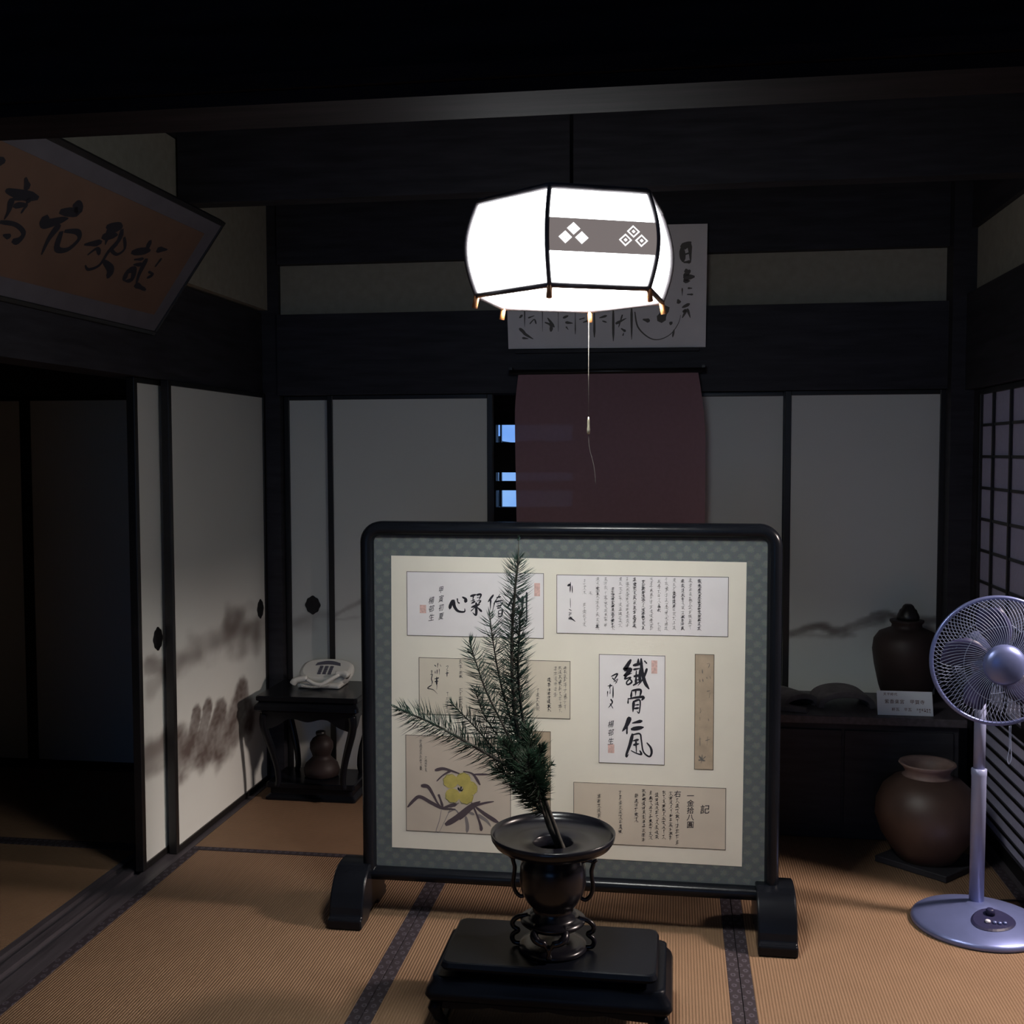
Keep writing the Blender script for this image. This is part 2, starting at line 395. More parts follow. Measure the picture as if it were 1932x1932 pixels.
DATA = {
 'BIG': [((0.0072,),[(-0.124,0.7976),(-0.1359,0.7771),(-0.141,0.7681),(-0.1251,0.7734)]),((0.008,),[(-0.1227,0.7714),(-0.1358,0.755),(-0.1418,0.7495),(-0.1211,0.7582)]),((0.0064,),[(-0.1318,0.7551),(-0.1417,0.7407),(-0.1238,0.746),(-0.1357,0.7319),(-0.1329,0.7239),(-0.121,0.7324),(-0.1274,0.7419)]),((0.0052,),[(-0.1022,0.8014),(-0.1029,0.7853)]),((0.0056,),[(-0.1172,0.7809),(-0.0895,0.7884)]),((0.0052,),[(-0.116,0.7688),(-0.0922,0.7743)]),((0.0064,),[(-0.108,0.7658),(-0.1094,0.7254)]),((0.0056,),[(-0.0981,0.7701),(-0.0979,0.7298)]),((0.0052,),[(-0.1147,0.7487),(-0.0854,0.7559)]),((0.0052,),[(-0.117,0.7224),(-0.0853,0.7414)]),((0.0036,),[(-0.1131,0.7366),(-0.0932,0.742)]),((0.0064,),[(-0.0943,0.8016),(-0.0917,0.7662),(-0.0829,0.7322),(-0.0709,0.7128)]),((0.0048,),[(-0.0775,0.7727),(-0.0869,0.7454),(-0.1035,0.7216)]),((0.0056,),[(-0.0847,0.7954),(-0.0776,0.7875)]),((0.0044,),[(-0.1209,0.7081),(-0.1232,0.6862)]),((0.0044,),[(-0.1209,0.7065),(-0.0955,0.7097),(-0.0978,0.6894)]),((0.0036,),[(-0.1094,0.7069),(-0.1101,0.6907)]),((0.0048,),[(-0.1312,0.6844),(-0.1319,0.6682)]),((0.0052,),[(-0.1312,0.6819),(-0.1097,0.6866),(-0.0874,0.6889),(-0.0922,0.6791)]),((0.0052,),[(-0.1152,0.676),(-0.1175,0.6435)]),((0.0056,),[(-0.1152,0.6743),(-0.0973,0.6789),(-0.0992,0.6425),(-0.1055,0.6463)]),((0.004,),[(-0.1148,0.6638),(-0.0997,0.6663)]),((0.004,),[(-0.1147,0.6537),(-0.0996,0.6566)]),((0.0088,),[(-0.1266,0.627),(-0.1361,0.6032),(-0.148,0.5857)]),((0.0072,),[(-0.1345,0.6012),(-0.1348,0.578)]),((0.0068,),[(-0.1193,0.611),(-0.0907,0.6185)]),((0.0076,),[(-0.1221,0.5927),(-0.0863,0.6)]),((0.0068,),[(-0.118,0.5786),(-0.1259,0.5467),(-0.1358,0.5178),(-0.1353,0.5105),(-0.1298,0.5181)]),((0.0072,),[(-0.118,0.5762),(-0.0973,0.5802),(-0.0925,0.5601),(-0.0867,0.5279),(-0.07,0.5139),(-0.0629,0.5239),(-0.0653,0.54),(-0.0765,0.5542)]),((0.0044,),[(-0.1172,0.5584),(-0.1004,0.563)]),((0.0044,),[(-0.1155,0.5463),(-0.0988,0.5509)]),((0.0052,),[(-0.1084,0.5595),(-0.1066,0.5222)]),((0.0052,),[(-0.1226,0.5297),(-0.107,0.5222),(-0.0923,0.5195),(-0.0971,0.5307)])],
 'SIDE': [((0.0032,),[(-0.1809,0.7468),(-0.1625,0.7554),(-0.1736,0.7357)]),((0.0028,),[(-0.1777,0.7429),(-0.1632,0.7279)]),((0.0028,),[(-0.1736,0.7309),(-0.1617,0.7401),(-0.1688,0.7253)]),((0.0032,),[(-0.1912,0.7182),(-0.1776,0.7202)]),((0.0028,),[(-0.1836,0.7241),(-0.1856,0.7103)]),((0.0028,),[(-0.1912,0.7028),(-0.1919,0.6865)]),((0.0024,),[(-0.1836,0.7111),(-0.1843,0.6949)]),((0.0028,),[(-0.1752,0.7195),(-0.1755,0.683)]),((0.0032,),[(-0.1823,0.6795),(-0.1775,0.67),(-0.1894,0.6533)]),((0.0036,),[(-0.1839,0.6665),(-0.175,0.6522)])],
 'SLIP': [((0.0048,),[(0.0816,0.5093),(0.0737,0.5219)]),((0.0048,),[(0.0816,0.5093),(0.0827,0.5262)]),((0.0048,),[(0.0816,0.5093),(0.0925,0.5206)]),((0.0048,),[(0.0816,0.5093),(0.0722,0.5089)]),((0.0048,),[(0.0816,0.5093),(0.0918,0.5073)]),((0.0032,),[(0.0816,0.5101),(0.0793,0.4995)]),((0.0024,),[(0.0944,0.7912),(0.1022,0.7915),(0.0984,0.7794)]),((0.0028,),[(0.0809,0.7749),(0.0821,0.763)]),((0.0024,),[(0.0939,0.7521),(0.0955,0.7473)]),((0.0024,),[(0.1025,0.7547),(0.1057,0.7476)]),((0.0024,),[(0.0737,0.7467),(0.0753,0.738)]),((0.0024,),[(0.0823,0.747),(0.0839,0.7382)]),((0.0028,),[(0.095,0.7113),(0.1051,0.7132)]),((0.002,),[(0.1036,0.7076),(0.1014,0.6915)]),((0.0016,),[(0.0758,0.6627),(0.0778,0.6527),(0.0752,0.6466)]),((0.0016,),[(0.0995,0.6314),(0.1011,0.6234)]),((0.0016,),[(0.0752,0.6346),(0.0761,0.6246)]),((0.002,),[(0.0718,0.5701),(0.0796,0.572)]),((0.002,),[(0.0756,0.5783),(0.0766,0.5502)]),((0.002,),[(0.0914,0.5668),(0.1058,0.5714)]),((0.0016,),[(0.0983,0.5791),(0.0962,0.5529)])],
 'BIG1': [((0.00624,),[(-0.652,0.9628),(-0.6585,0.947),(-0.6612,0.9359)]),((0.00676,),[(-0.6493,0.9629),(-0.6468,0.9445),(-0.6354,0.9303),(-0.6168,0.9288),(-0.6155,0.9383)]),((0.0052,),[(-0.6379,0.9678),(-0.6361,0.9573),(-0.6308,0.9538)]),((0.00676,),[(-0.6227,0.9728),(-0.6127,0.9662),(-0.6138,0.9567)]),((0.00442,),[(-0.5981,0.9753),(-0.5803,0.9811)]),((0.00364,),[(-0.5888,0.9783),(-0.5915,0.9608)]),((0.00338,),[(-0.5968,0.9607),(-0.5857,0.9651)]),((0.00364,),[(-0.5955,0.9539),(-0.5836,0.9609)]),((0.0039,),[(-0.5795,0.9793),(-0.5661,0.9811),(-0.573,0.9642)]),((0.0026,),[(-0.5782,0.9715),(-0.5693,0.9732)]),((0.00364,),[(-0.5796,0.961),(-0.5672,0.9628),(-0.5736,0.9538)]),((0.00468,),[(-0.5956,0.9423),(-0.5699,0.9522)]),((0.0052,),[(-0.581,0.9562),(-0.5808,0.9235),(-0.5851,0.9205),(-0.5916,0.9272)]),((0.00364,),[(-0.5828,0.9442),(-0.5969,0.9308)]),((0.00468,),[(-0.5778,0.9432),(-0.5639,0.9298)]),((0.0039,),[(-0.5289,0.9807),(-0.5453,0.959)]),((0.0039,),[(-0.5371,0.9675),(-0.5388,0.9356)]),((0.00338,),[(-0.5092,0.9836),(-0.5282,0.954)]),((0.00312,),[(-0.5203,0.9725),(-0.5066,0.9758)]),((0.00312,),[(-0.5256,0.9593),(-0.4987,0.9655)]),((0.00312,),[(-0.525,0.9599),(-0.5322,0.9305)]),((0.0026,),[(-0.5177,0.9548),(-0.5014,0.9577),(-0.5093,0.9497)]),((0.00286,),[(-0.5203,0.9464),(-0.504,0.9498)]),((0.00286,),[(-0.5177,0.9412),(-0.5051,0.943)]),((0.00312,),[(-0.5138,0.9334),(-0.5149,0.9151)]),((0.00338,),[(-0.5138,0.9334),(-0.503,0.9352),(-0.5046,0.9169)]),((0.00286,),[(-0.5138,0.9162),(-0.5046,0.9169)]),((0.0026,),[(-0.5138,0.9245),(-0.5046,0.926)]),((0.0072,),[(-0.4625,0.9912),(-0.4736,0.9683),(-0.4847,0.9469)]),((0.0064,),[(-0.4625,0.9839),(-0.4462,0.9598)]),((0.0048,),[(-0.474,0.956),(-0.4544,0.9588)]),((0.0048,),[(-0.4707,0.95),(-0.4724,0.9357),(-0.456,0.9376),(-0.4544,0.9515)]),((0.0048,),[(-0.4667,0.935),(-0.479,0.9185)]),((0.0048,),[(-0.4593,0.9351),(-0.4491,0.9207)]),((0.0056,),[(-0.4421,0.9769),(-0.4426,0.9355)]),((0.0064,),[(-0.4298,0.9893),(-0.4303,0.9528),(-0.43,0.9048),(-0.4365,0.912)])],
 'MID': [((0.0024,),[(-0.7083,0.7669),(-0.7033,0.7621)]),((0.0024,),[(-0.6978,0.7726),(-0.6991,0.7581)]),((0.0024,),[(-0.6915,0.7686),(-0.6882,0.7625)]),((0.0024,),[(-0.7063,0.7496),(-0.7063,0.7413)]),((0.0024,),[(-0.7,0.7531),(-0.7009,0.7394)]),((0.0024,),[(-0.6937,0.7549),(-0.6934,0.7375)]),((0.0048,),[(-0.7085,0.7247),(-0.6951,0.7283)]),((0.0048,),[(-0.7018,0.7311),(-0.7019,0.7062)]),((0.0032,),[(-0.7078,0.7164),(-0.696,0.7184)]),((0.0024,),[(-0.7011,0.7062),(-0.702,0.6925)]),((0.0024,),[(-0.7202,0.7471),(-0.7159,0.7501),(-0.7177,0.741)]),((0.0024,),[(-0.7211,0.7367),(-0.7152,0.7386),(-0.7178,0.7244),(-0.7153,0.7153),(-0.7179,0.7057)]),((0.0028,),[(-0.717,0.7058),(-0.7297,0.6958),(-0.7129,0.6922),(-0.6996,0.6793)]),((0.0024,),[(-0.6727,0.7629),(-0.6665,0.7651),(-0.6707,0.7526),(-0.6657,0.7507)]),((0.0024,),[(-0.6758,0.7421),(-0.6645,0.7445)]),((0.0024,),[(-0.6699,0.7485),(-0.6704,0.7319)])],
 'LEAF': [((0.0056,),[(-0.7935,0.3313),(-0.7742,0.3532),(-0.7551,0.3645),(-0.7192,0.3472),(-0.6856,0.3328),(-0.6469,0.3313)]),((0.0064,),[(-0.7506,0.3983),(-0.7307,0.3963),(-0.7148,0.3726),(-0.7015,0.348),(-0.6889,0.336)]),((0.008,),[(-0.698,0.3734),(-0.6917,0.3569),(-0.6855,0.337)]),((0.0064,),[(-0.6856,0.3328),(-0.6603,0.3424),(-0.6435,0.3456)]),((0.0088,),[(-0.6766,0.2829),(-0.6437,0.3046),(-0.6016,0.34),(-0.5715,0.3581)]),((0.008,),[(-0.6344,0.3029),(-0.5933,0.3404),(-0.5598,0.3536),(-0.5299,0.3599)]),((0.008,),[(-0.5966,0.3528),(-0.5808,0.3159),(-0.5693,0.283),(-0.5685,0.2697)]),((0.0064,),[(-0.5849,0.3408),(-0.5516,0.3173),(-0.5135,0.2949)]),((0.0048,),[(-0.7081,0.4475),(-0.6849,0.4534),(-0.6597,0.4482),(-0.6221,0.4364)]),((0.0056,),[(-0.6597,0.4482),(-0.685,0.4325),(-0.7036,0.4142)]),((0.0052,),[(-0.6221,0.4476),(-0.5929,0.4405),(-0.5713,0.4089)]),((0.0032,),[(-0.5929,0.4397),(-0.5429,0.4417)])],
 'LEAF2': [((0.0064,),[(-0.6151,0.3101),(-0.6102,0.2811),(-0.612,0.2617)]),((0.0072,),[(-0.5775,0.3161),(-0.5517,0.3006),(-0.5393,0.2836)]),((0.0056,),[(-0.6688,0.3202),(-0.6477,0.3295),(-0.6352,0.3155)]),((0.0056,),[(-0.6142,0.3269),(-0.5892,0.3176)]),((0.0048,),[(-0.6645,0.3371),(-0.6351,0.351)])],
 'STEM': [((0.002,),[(-0.6898,0.3276),(-0.6963,0.2937),(-0.7062,0.263),(-0.7003,0.2574)]),((0.002,),[(-0.6552,0.3459),(-0.6731,0.3074),(-0.6944,0.2635),(-0.7003,0.2574)])],
 'PETAL': [((0.0275,),[(-0.6607,0.416),(-0.6474,0.409)]),((0.0275,),[(-0.6222,0.4218),(-0.6231,0.4101)]),((0.026,),[(-0.6014,0.3976),(-0.6139,0.3938)]),((0.027,),[(-0.614,0.3704),(-0.6245,0.3799)]),((0.027,),[(-0.6551,0.3732),(-0.645,0.3832)])],
 'PETLINE': [((0.0014,),[(-0.6746,0.4009),(-0.6822,0.4049),(-0.6813,0.4134),(-0.6837,0.4214),(-0.6769,0.4272),(-0.6728,0.4349),(-0.6639,0.435),(-0.6555,0.4383),(-0.6492,0.4326)]),((0.0014,),[(-0.6387,0.4292),(-0.6365,0.4375),(-0.6278,0.4395),(-0.6203,0.4444),(-0.6127,0.4403),(-0.604,0.4392),(-0.6017,0.4312),(-0.5963,0.4247),(-0.6005,0.4171)]),((0.0014,),[(-0.5999,0.4145),(-0.591,0.4159),(-0.5864,0.409),(-0.5792,0.4043),(-0.5809,0.396),(-0.5793,0.3878),(-0.5865,0.3825),(-0.5912,0.3752),(-0.6,0.3758)]),((0.0014,),[(-0.5968,0.3795),(-0.5912,0.3732),(-0.5951,0.3655),(-0.5957,0.357),(-0.604,0.3536),(-0.6105,0.3475),(-0.6187,0.3502),(-0.6276,0.3498),(-0.6314,0.3572)]),((0.0014,),[(-0.6412,0.3572),(-0.647,0.3506),(-0.6556,0.3525),(-0.6645,0.3512),(-0.6691,0.3582),(-0.6763,0.3629),(-0.6744,0.3713),(-0.676,0.3795),(-0.6686,0.3848)])],
 'CORE': [((0.0056,),[(-0.6382,0.3977),(-0.634,0.3895)]),((0.0048,),[(-0.6285,0.4006),(-0.6315,0.3867)]),((0.0056,),[(-0.6231,0.3942),(-0.6273,0.3869)]),((0.004,),[(-0.6349,0.3887),(-0.6248,0.3899)])],
 'SIGN': [((0.0126,),[(3.0703,0.2413),(3.1582,0.2649)]),((0.01092,),[(3.126,0.292),(3.1437,0.2545)]),((0.0126,),[(3.1928,0.2759),(3.2447,0.2871)]),((0.01092,),[(3.2434,0.2531),(3.2375,0.2232)]),((0.0084,),[(3.1052,0.2221),(3.15,0.2333)]),((0.00756,),[(3.1173,0.2071),(3.1607,0.2158)]),((0.01092,),[(3.1041,0.1822),(3.1206,0.1512)]),((0.01092,),[(3.1059,0.1805),(3.1357,0.1917),(3.1568,0.1613),(3.124,0.1503)]),((0.0126,),[(3.1659,0.2346),(3.1781,0.1826),(3.1964,0.1501)]),((0.01512,),[(3.1928,0.1495),(3.2653,0.1421)]),((0.01008,),[(3.2188,0.2014),(3.2528,0.1968),(3.2319,0.1818)]),((0.01176,),[(2.8335,0.215),(2.9007,0.2367)]),((0.01512,),[(2.8811,0.2849),(2.9506,0.2984)]),((0.0126,),[(2.8899,0.2546),(2.9522,0.2726)]),((0.0126,),[(2.898,0.288),(2.9246,0.2352)]),((0.0126,),[(2.9584,0.291),(2.9733,0.2599),(2.9582,0.2173),(2.9558,0.1728),(2.9186,0.1507),(2.8927,0.1593)]),((0.01176,),[(2.9908,0.2732),(3.0256,0.2435),(3.0076,0.2199),(2.9693,0.2266),(2.9788,0.2472)]),((0.00924,),[(2.8748,0.1904),(2.8976,0.2157),(2.9257,0.2025)]),((0.01428,),[(2.9629,0.1882),(3.0189,0.1713),(3.0338,0.1447)]),((0.01428,),[(2.6574,0.2768),(2.7237,0.2921),(2.7063,0.3087),(2.6914,0.3036)]),((0.01512,),[(2.6118,0.248),(2.6305,0.2329),(2.6755,0.2535),(2.7022,0.2664)]),((0.01428,),[(2.6831,0.2406),(2.677,0.1972),(2.6858,0.1518)]),((0.01764,),[(2.7089,0.2248),(2.7318,0.1796),(2.7775,0.1874),(2.7965,0.2243),(2.7718,0.2413),(2.7206,0.2318)]),((0.01344,),[(2.4641,0.3211),(2.4932,0.2985)]),((0.01344,),[(2.4248,0.2767),(2.4629,0.2781),(2.5466,0.2867)]),((0.01008,),[(2.465,0.2648),(2.5137,0.2818),(2.5189,0.2643)]),((0.0084,),[(2.4817,0.2486),(2.5241,0.2617)]),((0.01092,),[(2.4605,0.2605),(2.4741,0.2331),(2.4766,0.2083)]),((0.01008,),[(2.5217,0.2611),(2.5201,0.2369)]),((0.01512,),[(2.4694,0.1988),(2.5255,0.2046),(2.5706,0.1912),(2.569,0.1678),(2.5492,0.1641)]),((0.0084,),[(2.5048,0.1699),(2.5325,0.1703)]),((0.01092,),[(2.3296,0.3277),(2.3676,0.3376)]),((0.01092,),[(2.3288,0.2983),(2.3409,0.3385)])],
 'CARD': [((0.01794,),[(0.0212,2.1996),(0.0267,2.1466)]),((0.02033,),[(0.0212,2.2013),(0.0571,2.2215)]),((0.01555,),[(0.0515,2.2159),(0.0559,2.1458)]),((0.01196,),[(0.0242,2.1719),(0.0528,2.1803)]),((0.01435,),[(0.029,2.1442),(0.0553,2.1458)]),((0.01196,),[(0.0321,2.1074),(0.0435,2.1151)]),((0.01555,),[(0.0533,2.1126),(0.0362,2.0889),(0.0706,2.088)]),((0.01316,),[(0.0477,2.0886),(0.0352,2.0716),(0.0535,2.0723)]),((0.00478,),[(0.0239,2.0442),(0.024,2.0143)]),((0.00957,),[(0.0468,2.0437),(0.0618,2.0434)]),((0.00957,),[(0.0435,2.0196),(0.0654,2.0191)]),((0.01555,),[(0.0069,2.0008),(0.0127,1.9868)]),((0.00957,),[(0.0243,1.9693),(0.053,1.9831)]),((0.00837,),[(0.0273,1.9519),(0.0388,1.9574),(0.0246,1.9288)]),((0.00837,),[(0.0445,1.9631),(0.0562,1.9282)]),((0.00598,),[(-0.1609,1.9558),(-0.149,1.8974),(-0.1081,1.856),(-0.0674,1.846),(-0.0212,1.866),(0.0086,1.906),(0.0187,1.9405)]),((0.05262,),[(-0.0379,1.9706),(-0.062,1.919)]),((0.01555,),[(-0.1287,1.9261),(-0.1037,1.9198)]),((0.01196,),[(-0.0243,1.9124),(-0.0156,1.9065)]),((0.00598,),[(-0.0069,1.8832),(-0.0125,1.8543)]),((0.00419,),[(-0.6013,1.9825),(-0.6014,1.9046)]),((0.00359,),[(-0.5295,1.981),(-0.5295,1.8856)]),((0.00359,),[(-0.4657,1.9796),(-0.4657,1.8845)]),((0.00478,),[(-0.3975,1.9723),(-0.3974,1.8727)]),((0.00718,),[(-0.3214,1.9766),(-0.3212,1.8596)]),((0.00718,),[(-0.2462,1.975),(-0.2458,1.8431)]),((0.00718,),[(-0.1738,1.9735),(-0.1733,1.8478)]),((0.00957,),[(-0.2355,1.9118),(-0.1946,1.932)]),((0.00837,),[(-0.2104,1.9451),(-0.2249,1.8976)]),((0.01196,),[(-0.2144,1.8916),(-0.1979,1.8808)]),((0.00478,),[(-0.2044,1.8751),(-0.2084,1.8635)]),((0.00718,),[(-0.6223,1.9416),(-0.6103,1.9532)]),((0.00957,),[(-0.6224,1.8991),(-0.6092,1.8882),(-0.5972,1.875),(-0.5673,1.8568)]),((0.00718,),[(-0.6105,1.8616),(-0.5864,1.8583)]),((0.00718,),[(-0.5863,1.9409),(-0.5624,1.9493)]),((0.00837,),[(-0.5804,1.9172),(-0.5624,1.9345),(-0.5552,1.9167)]),((0.01196,),[(-0.5194,1.9219),(-0.4955,1.9097),(-0.4955,1.8862)]),((0.00837,),[(-0.5086,1.9394),(-0.4818,1.9024)]),((0.00718,),[(-0.4461,1.9381),(-0.4254,1.9465)]),((0.00837,),[(-0.436,1.9203),(-0.4075,1.9163)]),((0.00598,),[(-0.4342,1.9027),(-0.4253,1.8908)]),((0.00718,),[(-0.3809,1.931),(-0.3602,1.9364)]),((0.01076,),[(-0.3661,1.919),(-0.3307,1.93)]),((0.00718,),[(-0.3013,1.9353),(-0.2719,1.9435)]),((0.00478,),[(-0.2895,1.9234),(-0.2719,1.9172)])],
 'PA': [((0.1085,0.55,0.9),[(3.6239,0.6712),(3.7333,0.682),(3.8658,0.6869),(4.0441,0.6935),(4.198,0.6953),(4.3725,0.6595),(4.4761,0.6676)]),((0.186,0.65,0.8),[(4.0821,0.7062),(4.3397,0.6406)]),((0.093,0.4,0.9),[(4.065,0.7504),(4.1998,0.7417)]),((0.0527,0.3,0.9),[(3.6078,0.6472),(3.6698,0.6694),(3.7978,0.6668)]),((0.093,0.85,0.22),[(3.7591,0.441),(3.7039,0.3495)]),((0.0899,0.85,0.22),[(3.8561,0.4453),(3.7841,0.3281)]),((0.124,0.85,0.25),[(3.9776,0.405),(3.8676,0.3058)]),((0.1705,0.8,0.35),[(4.1911,0.4157),(4.0669,0.3215)]),((0.2015,0.8,0.45),[(3.6109,0.3537),(3.7672,0.3184),(3.9379,0.3094),(4.0857,0.3168),(4.2242,0.3374)]),((0.062,0.7,0.3),[(3.7039,0.3495),(3.7336,0.2921),(3.785,0.2692)]),((0.093,0.45,0.8),[(4.2447,0.3404),(4.4607,0.2645)]),((0.093,0.3,1.0),[(3.612,0.3808),(3.6556,0.3208)])],
 'PB': [((0.0682,0.6,0.6),[(3.4657,0.6806),(3.6366,0.6542)]),((0.0775,0.45,0.8),[(3.4763,0.6063),(3.6364,0.6475)]),((0.1395,0.85,0.5),[(3.4458,0.3677),(3.5367,0.3658),(3.6406,0.3857)])],
 'P1': [((0.048,0.35,1.0),[(-1.6364,0.6574),(-1.5332,0.705),(-1.4313,0.7152)]),((0.072,0.3,1.0),[(-1.6022,0.6498),(-1.5508,0.6674)])],
 'P2': [((0.0208,0.4,0.8),[(-1.4282,0.7085),(-1.3773,0.7382),(-1.3182,0.7679),(-1.293,0.7806)]),((0.0176,0.35,0.9),[(-1.4283,0.6921),(-1.3188,0.7082),(-1.2182,0.733)])],
 'P4': [((0.0336,0.75,0.7),[(0.4607,0.6734),(0.5615,0.7059),(0.6358,0.691),(0.7091,0.7172),(0.7872,0.7543),(0.8392,0.758),(0.8914,0.7455),(1.0257,0.7428)]),((0.0336,0.6,0.7),[(0.678,0.6864),(0.7407,0.7124),(0.8135,0.7357)]),((0.0224,0.4,0.9),[(0.4661,0.6679),(0.7098,0.6734)]),((0.019,0.4,0.9),[(0.7714,0.7622),(0.8286,0.7742),(0.8601,0.753)])],
}
# ================================================================== the setting
# floor of the two rooms, built up under the mats
struct(box('floor', M['wood'], None, -4.2, 2.6, -2.6, 7.2, -0.20, -0.055))
# ceiling
cb = MB()
for k in range(17): cb.box(-4.2 + k * 0.4, -4.2 + k * 0.4 + 0.396, -2.6, 7.2, 2.75, 2.775)
cb.box(-4.2, 2.6, -2.6, 7.2, 2.776, 2.80)
struct(cb.build('ceiling', M['wood']))

# ---- left wall: opening with sliding doors, head rail, plaster, upper boards
wl = struct(box('wall_left', M['plaster'], None, -1.80, -1.70, 0.6, 4.475, 2.0, 2.475))
struct(box('trim_1', M['wood'], None, -1.86, -1.726, -2.6, 4.475, 1.652, 1.99))          # head rail and nageshi, left
struct(box('trim_2', M['wood'], None, -1.86, -1.69, -2.6, 4.475, 2.478, 2.749))           # dark boards above the plaster
sl = MB()
sl.box(-1.875, -1.692, -2.6, 4.47, -0.05, -0.012)
for x0, x1 in ((-1.875, -1.852), (-1.822, -1.788), (-1.758, -1.692)): sl.box(x0, x1, -2.6, 4.47, -0.0119, 0.0)
struct(sl.build('trim_3', M['sill']))                                                       # grooved sill
struct(box('wall_left_front', M['plaster'], None, -1.84, -1.70, -2.6, 1.95, 0.001, 1.651))  # unseen; length set to keep sky light off the neighbouring room
# ---- corner posts
struct(box('trim_4', M['wood'], None, -1.80, -1.652, 4.476, 4.60, -0.04, 2.749))
struct(box('trim_5', M['wood'], None, 1.035, 1.17, 4.40, 4.60, -0.04, 2.749))
# ---- back wall above the doors
struct(box('trim_6', M['woodx'], None, -1.651, 1.034, 4.452, 4.62, 1.643, 1.978))           # head rail and nageshi, back
struct(box('wall_back', M['plaster'], None, -1.651, 1.034, 4.50, 4.60, 1.979, 2.186))
struct(box('trim_7', M['woodx'], None, -1.651, 1.034, 4.46, 4.60, 2.187, 2.749))            # dark transom boards
struct(box('trim_8', M['sill'], None, -1.651, 1.034, 4.476, 4.60, -0.05, 0.0))              # back sill
# ---- lintel between the two halves of the room, and the nearer beam
struct(box('trim_9', M['woodx'], None, -1.689, 1.12, 3.62, 3.70, 2.255, 2.749))
bm_ = MB(); bm_.box(-1.689, 1.099, 1.795, 1.925, 1.982, 2.003); bm_.box(-1.689, 1.099, 1.785, 1.935, 2.004, 2.030)
bm_.box(-1.689, 1.099, 1.84, 1.90, 2.031, 2.749)
struct(bm_.build('trim_10', M['beam']))
# ---- right wall above the shoji
struct(box('trim_11', M['wood'], None, 1.085, 1.25, -2.6, 4.399, 1.635, 1.995))
struct(box('wall_right', M['plaster'], None, 1.12, 1.22, 0.6, 4.399, 1.996, 2.24))
struct(box('trim_12', M['wood'], None, 1.10, 1.24, -2.6, 4.399, 2.241, 2.749))
struct(box('trim_13', M['sill'], None, 1.10, 1.25, -2.6, 4.399, -0.05, 0.0))
struct(box('wall_right_front', M['plaster'], None, 1.11, 1.24, -2.6, 0.6, 0.001, 1.634))
# ---- shell round the neighbouring rooms
struct(box('wall_far_left', M['wood'], None, -4.2, -4.1, -2.6, 7.2, -0.05, 2.749))
struct(box('wall_veranda', M['wood'], None, 2.5, 2.6, -2.6, 7.2, -0.05, 2.749))
fr_ = MB(); fr_.box(-4.1, -1.6, -2.6, -2.5, -0.05, 2.749); fr_.box(0.3, 2.5, -2.6, -2.5, -0.05, 2.749)
fr_.box(-1.6, 0.3, -2.6, -2.5, -0.05, 0.3); fr_.box(-1.6, 0.3, -2.6, -2.5, 2.1, 2.749)  # unseen opening behind the viewer, sized to let in bluish ambient light
struct(fr_.build('wall_front', M['wood']))
struct(box('wall_neighbour', M['wood'], None, -4.1, -1.88, 4.62, 4.72, -0.05, 2.749))
struct(box('trim_14', M['wood'], None, -4.1, -1.88, 4.52, 4.615, 1.655, 1.95))
# back room with the night window
bw = MB()
bw.box(-4.1, -1.058, 6.5, 6.6, -0.05, 2.749); bw.box(-0.60, 2.5, 6.5, 6.6, -0.05, 2.749)
bw.box(-1.058, -0.60, 6.5, 6.6, -0.05, 1.075); bw.box(-1.058, -0.60, 6.5, 6.6, 1.568, 2.749)
struct(bw.build('wall_rear', M['wood']))
wn = struct(MB().box(-1.058, -0.60, 6.50, 6.55, 1.283, 1.462).box(-1.058, -0.60, 6.51, 6.54, 1.176, 1.232)
            .box(-1.034, -1.026, 6.515, 6.54, 1.076, 1.567).build('window_1', M['blackframe']))
struct(box('pane', M['glass'], wn, -1.057, -0.601, 6.56, 6.563, 1.076, 1.567))

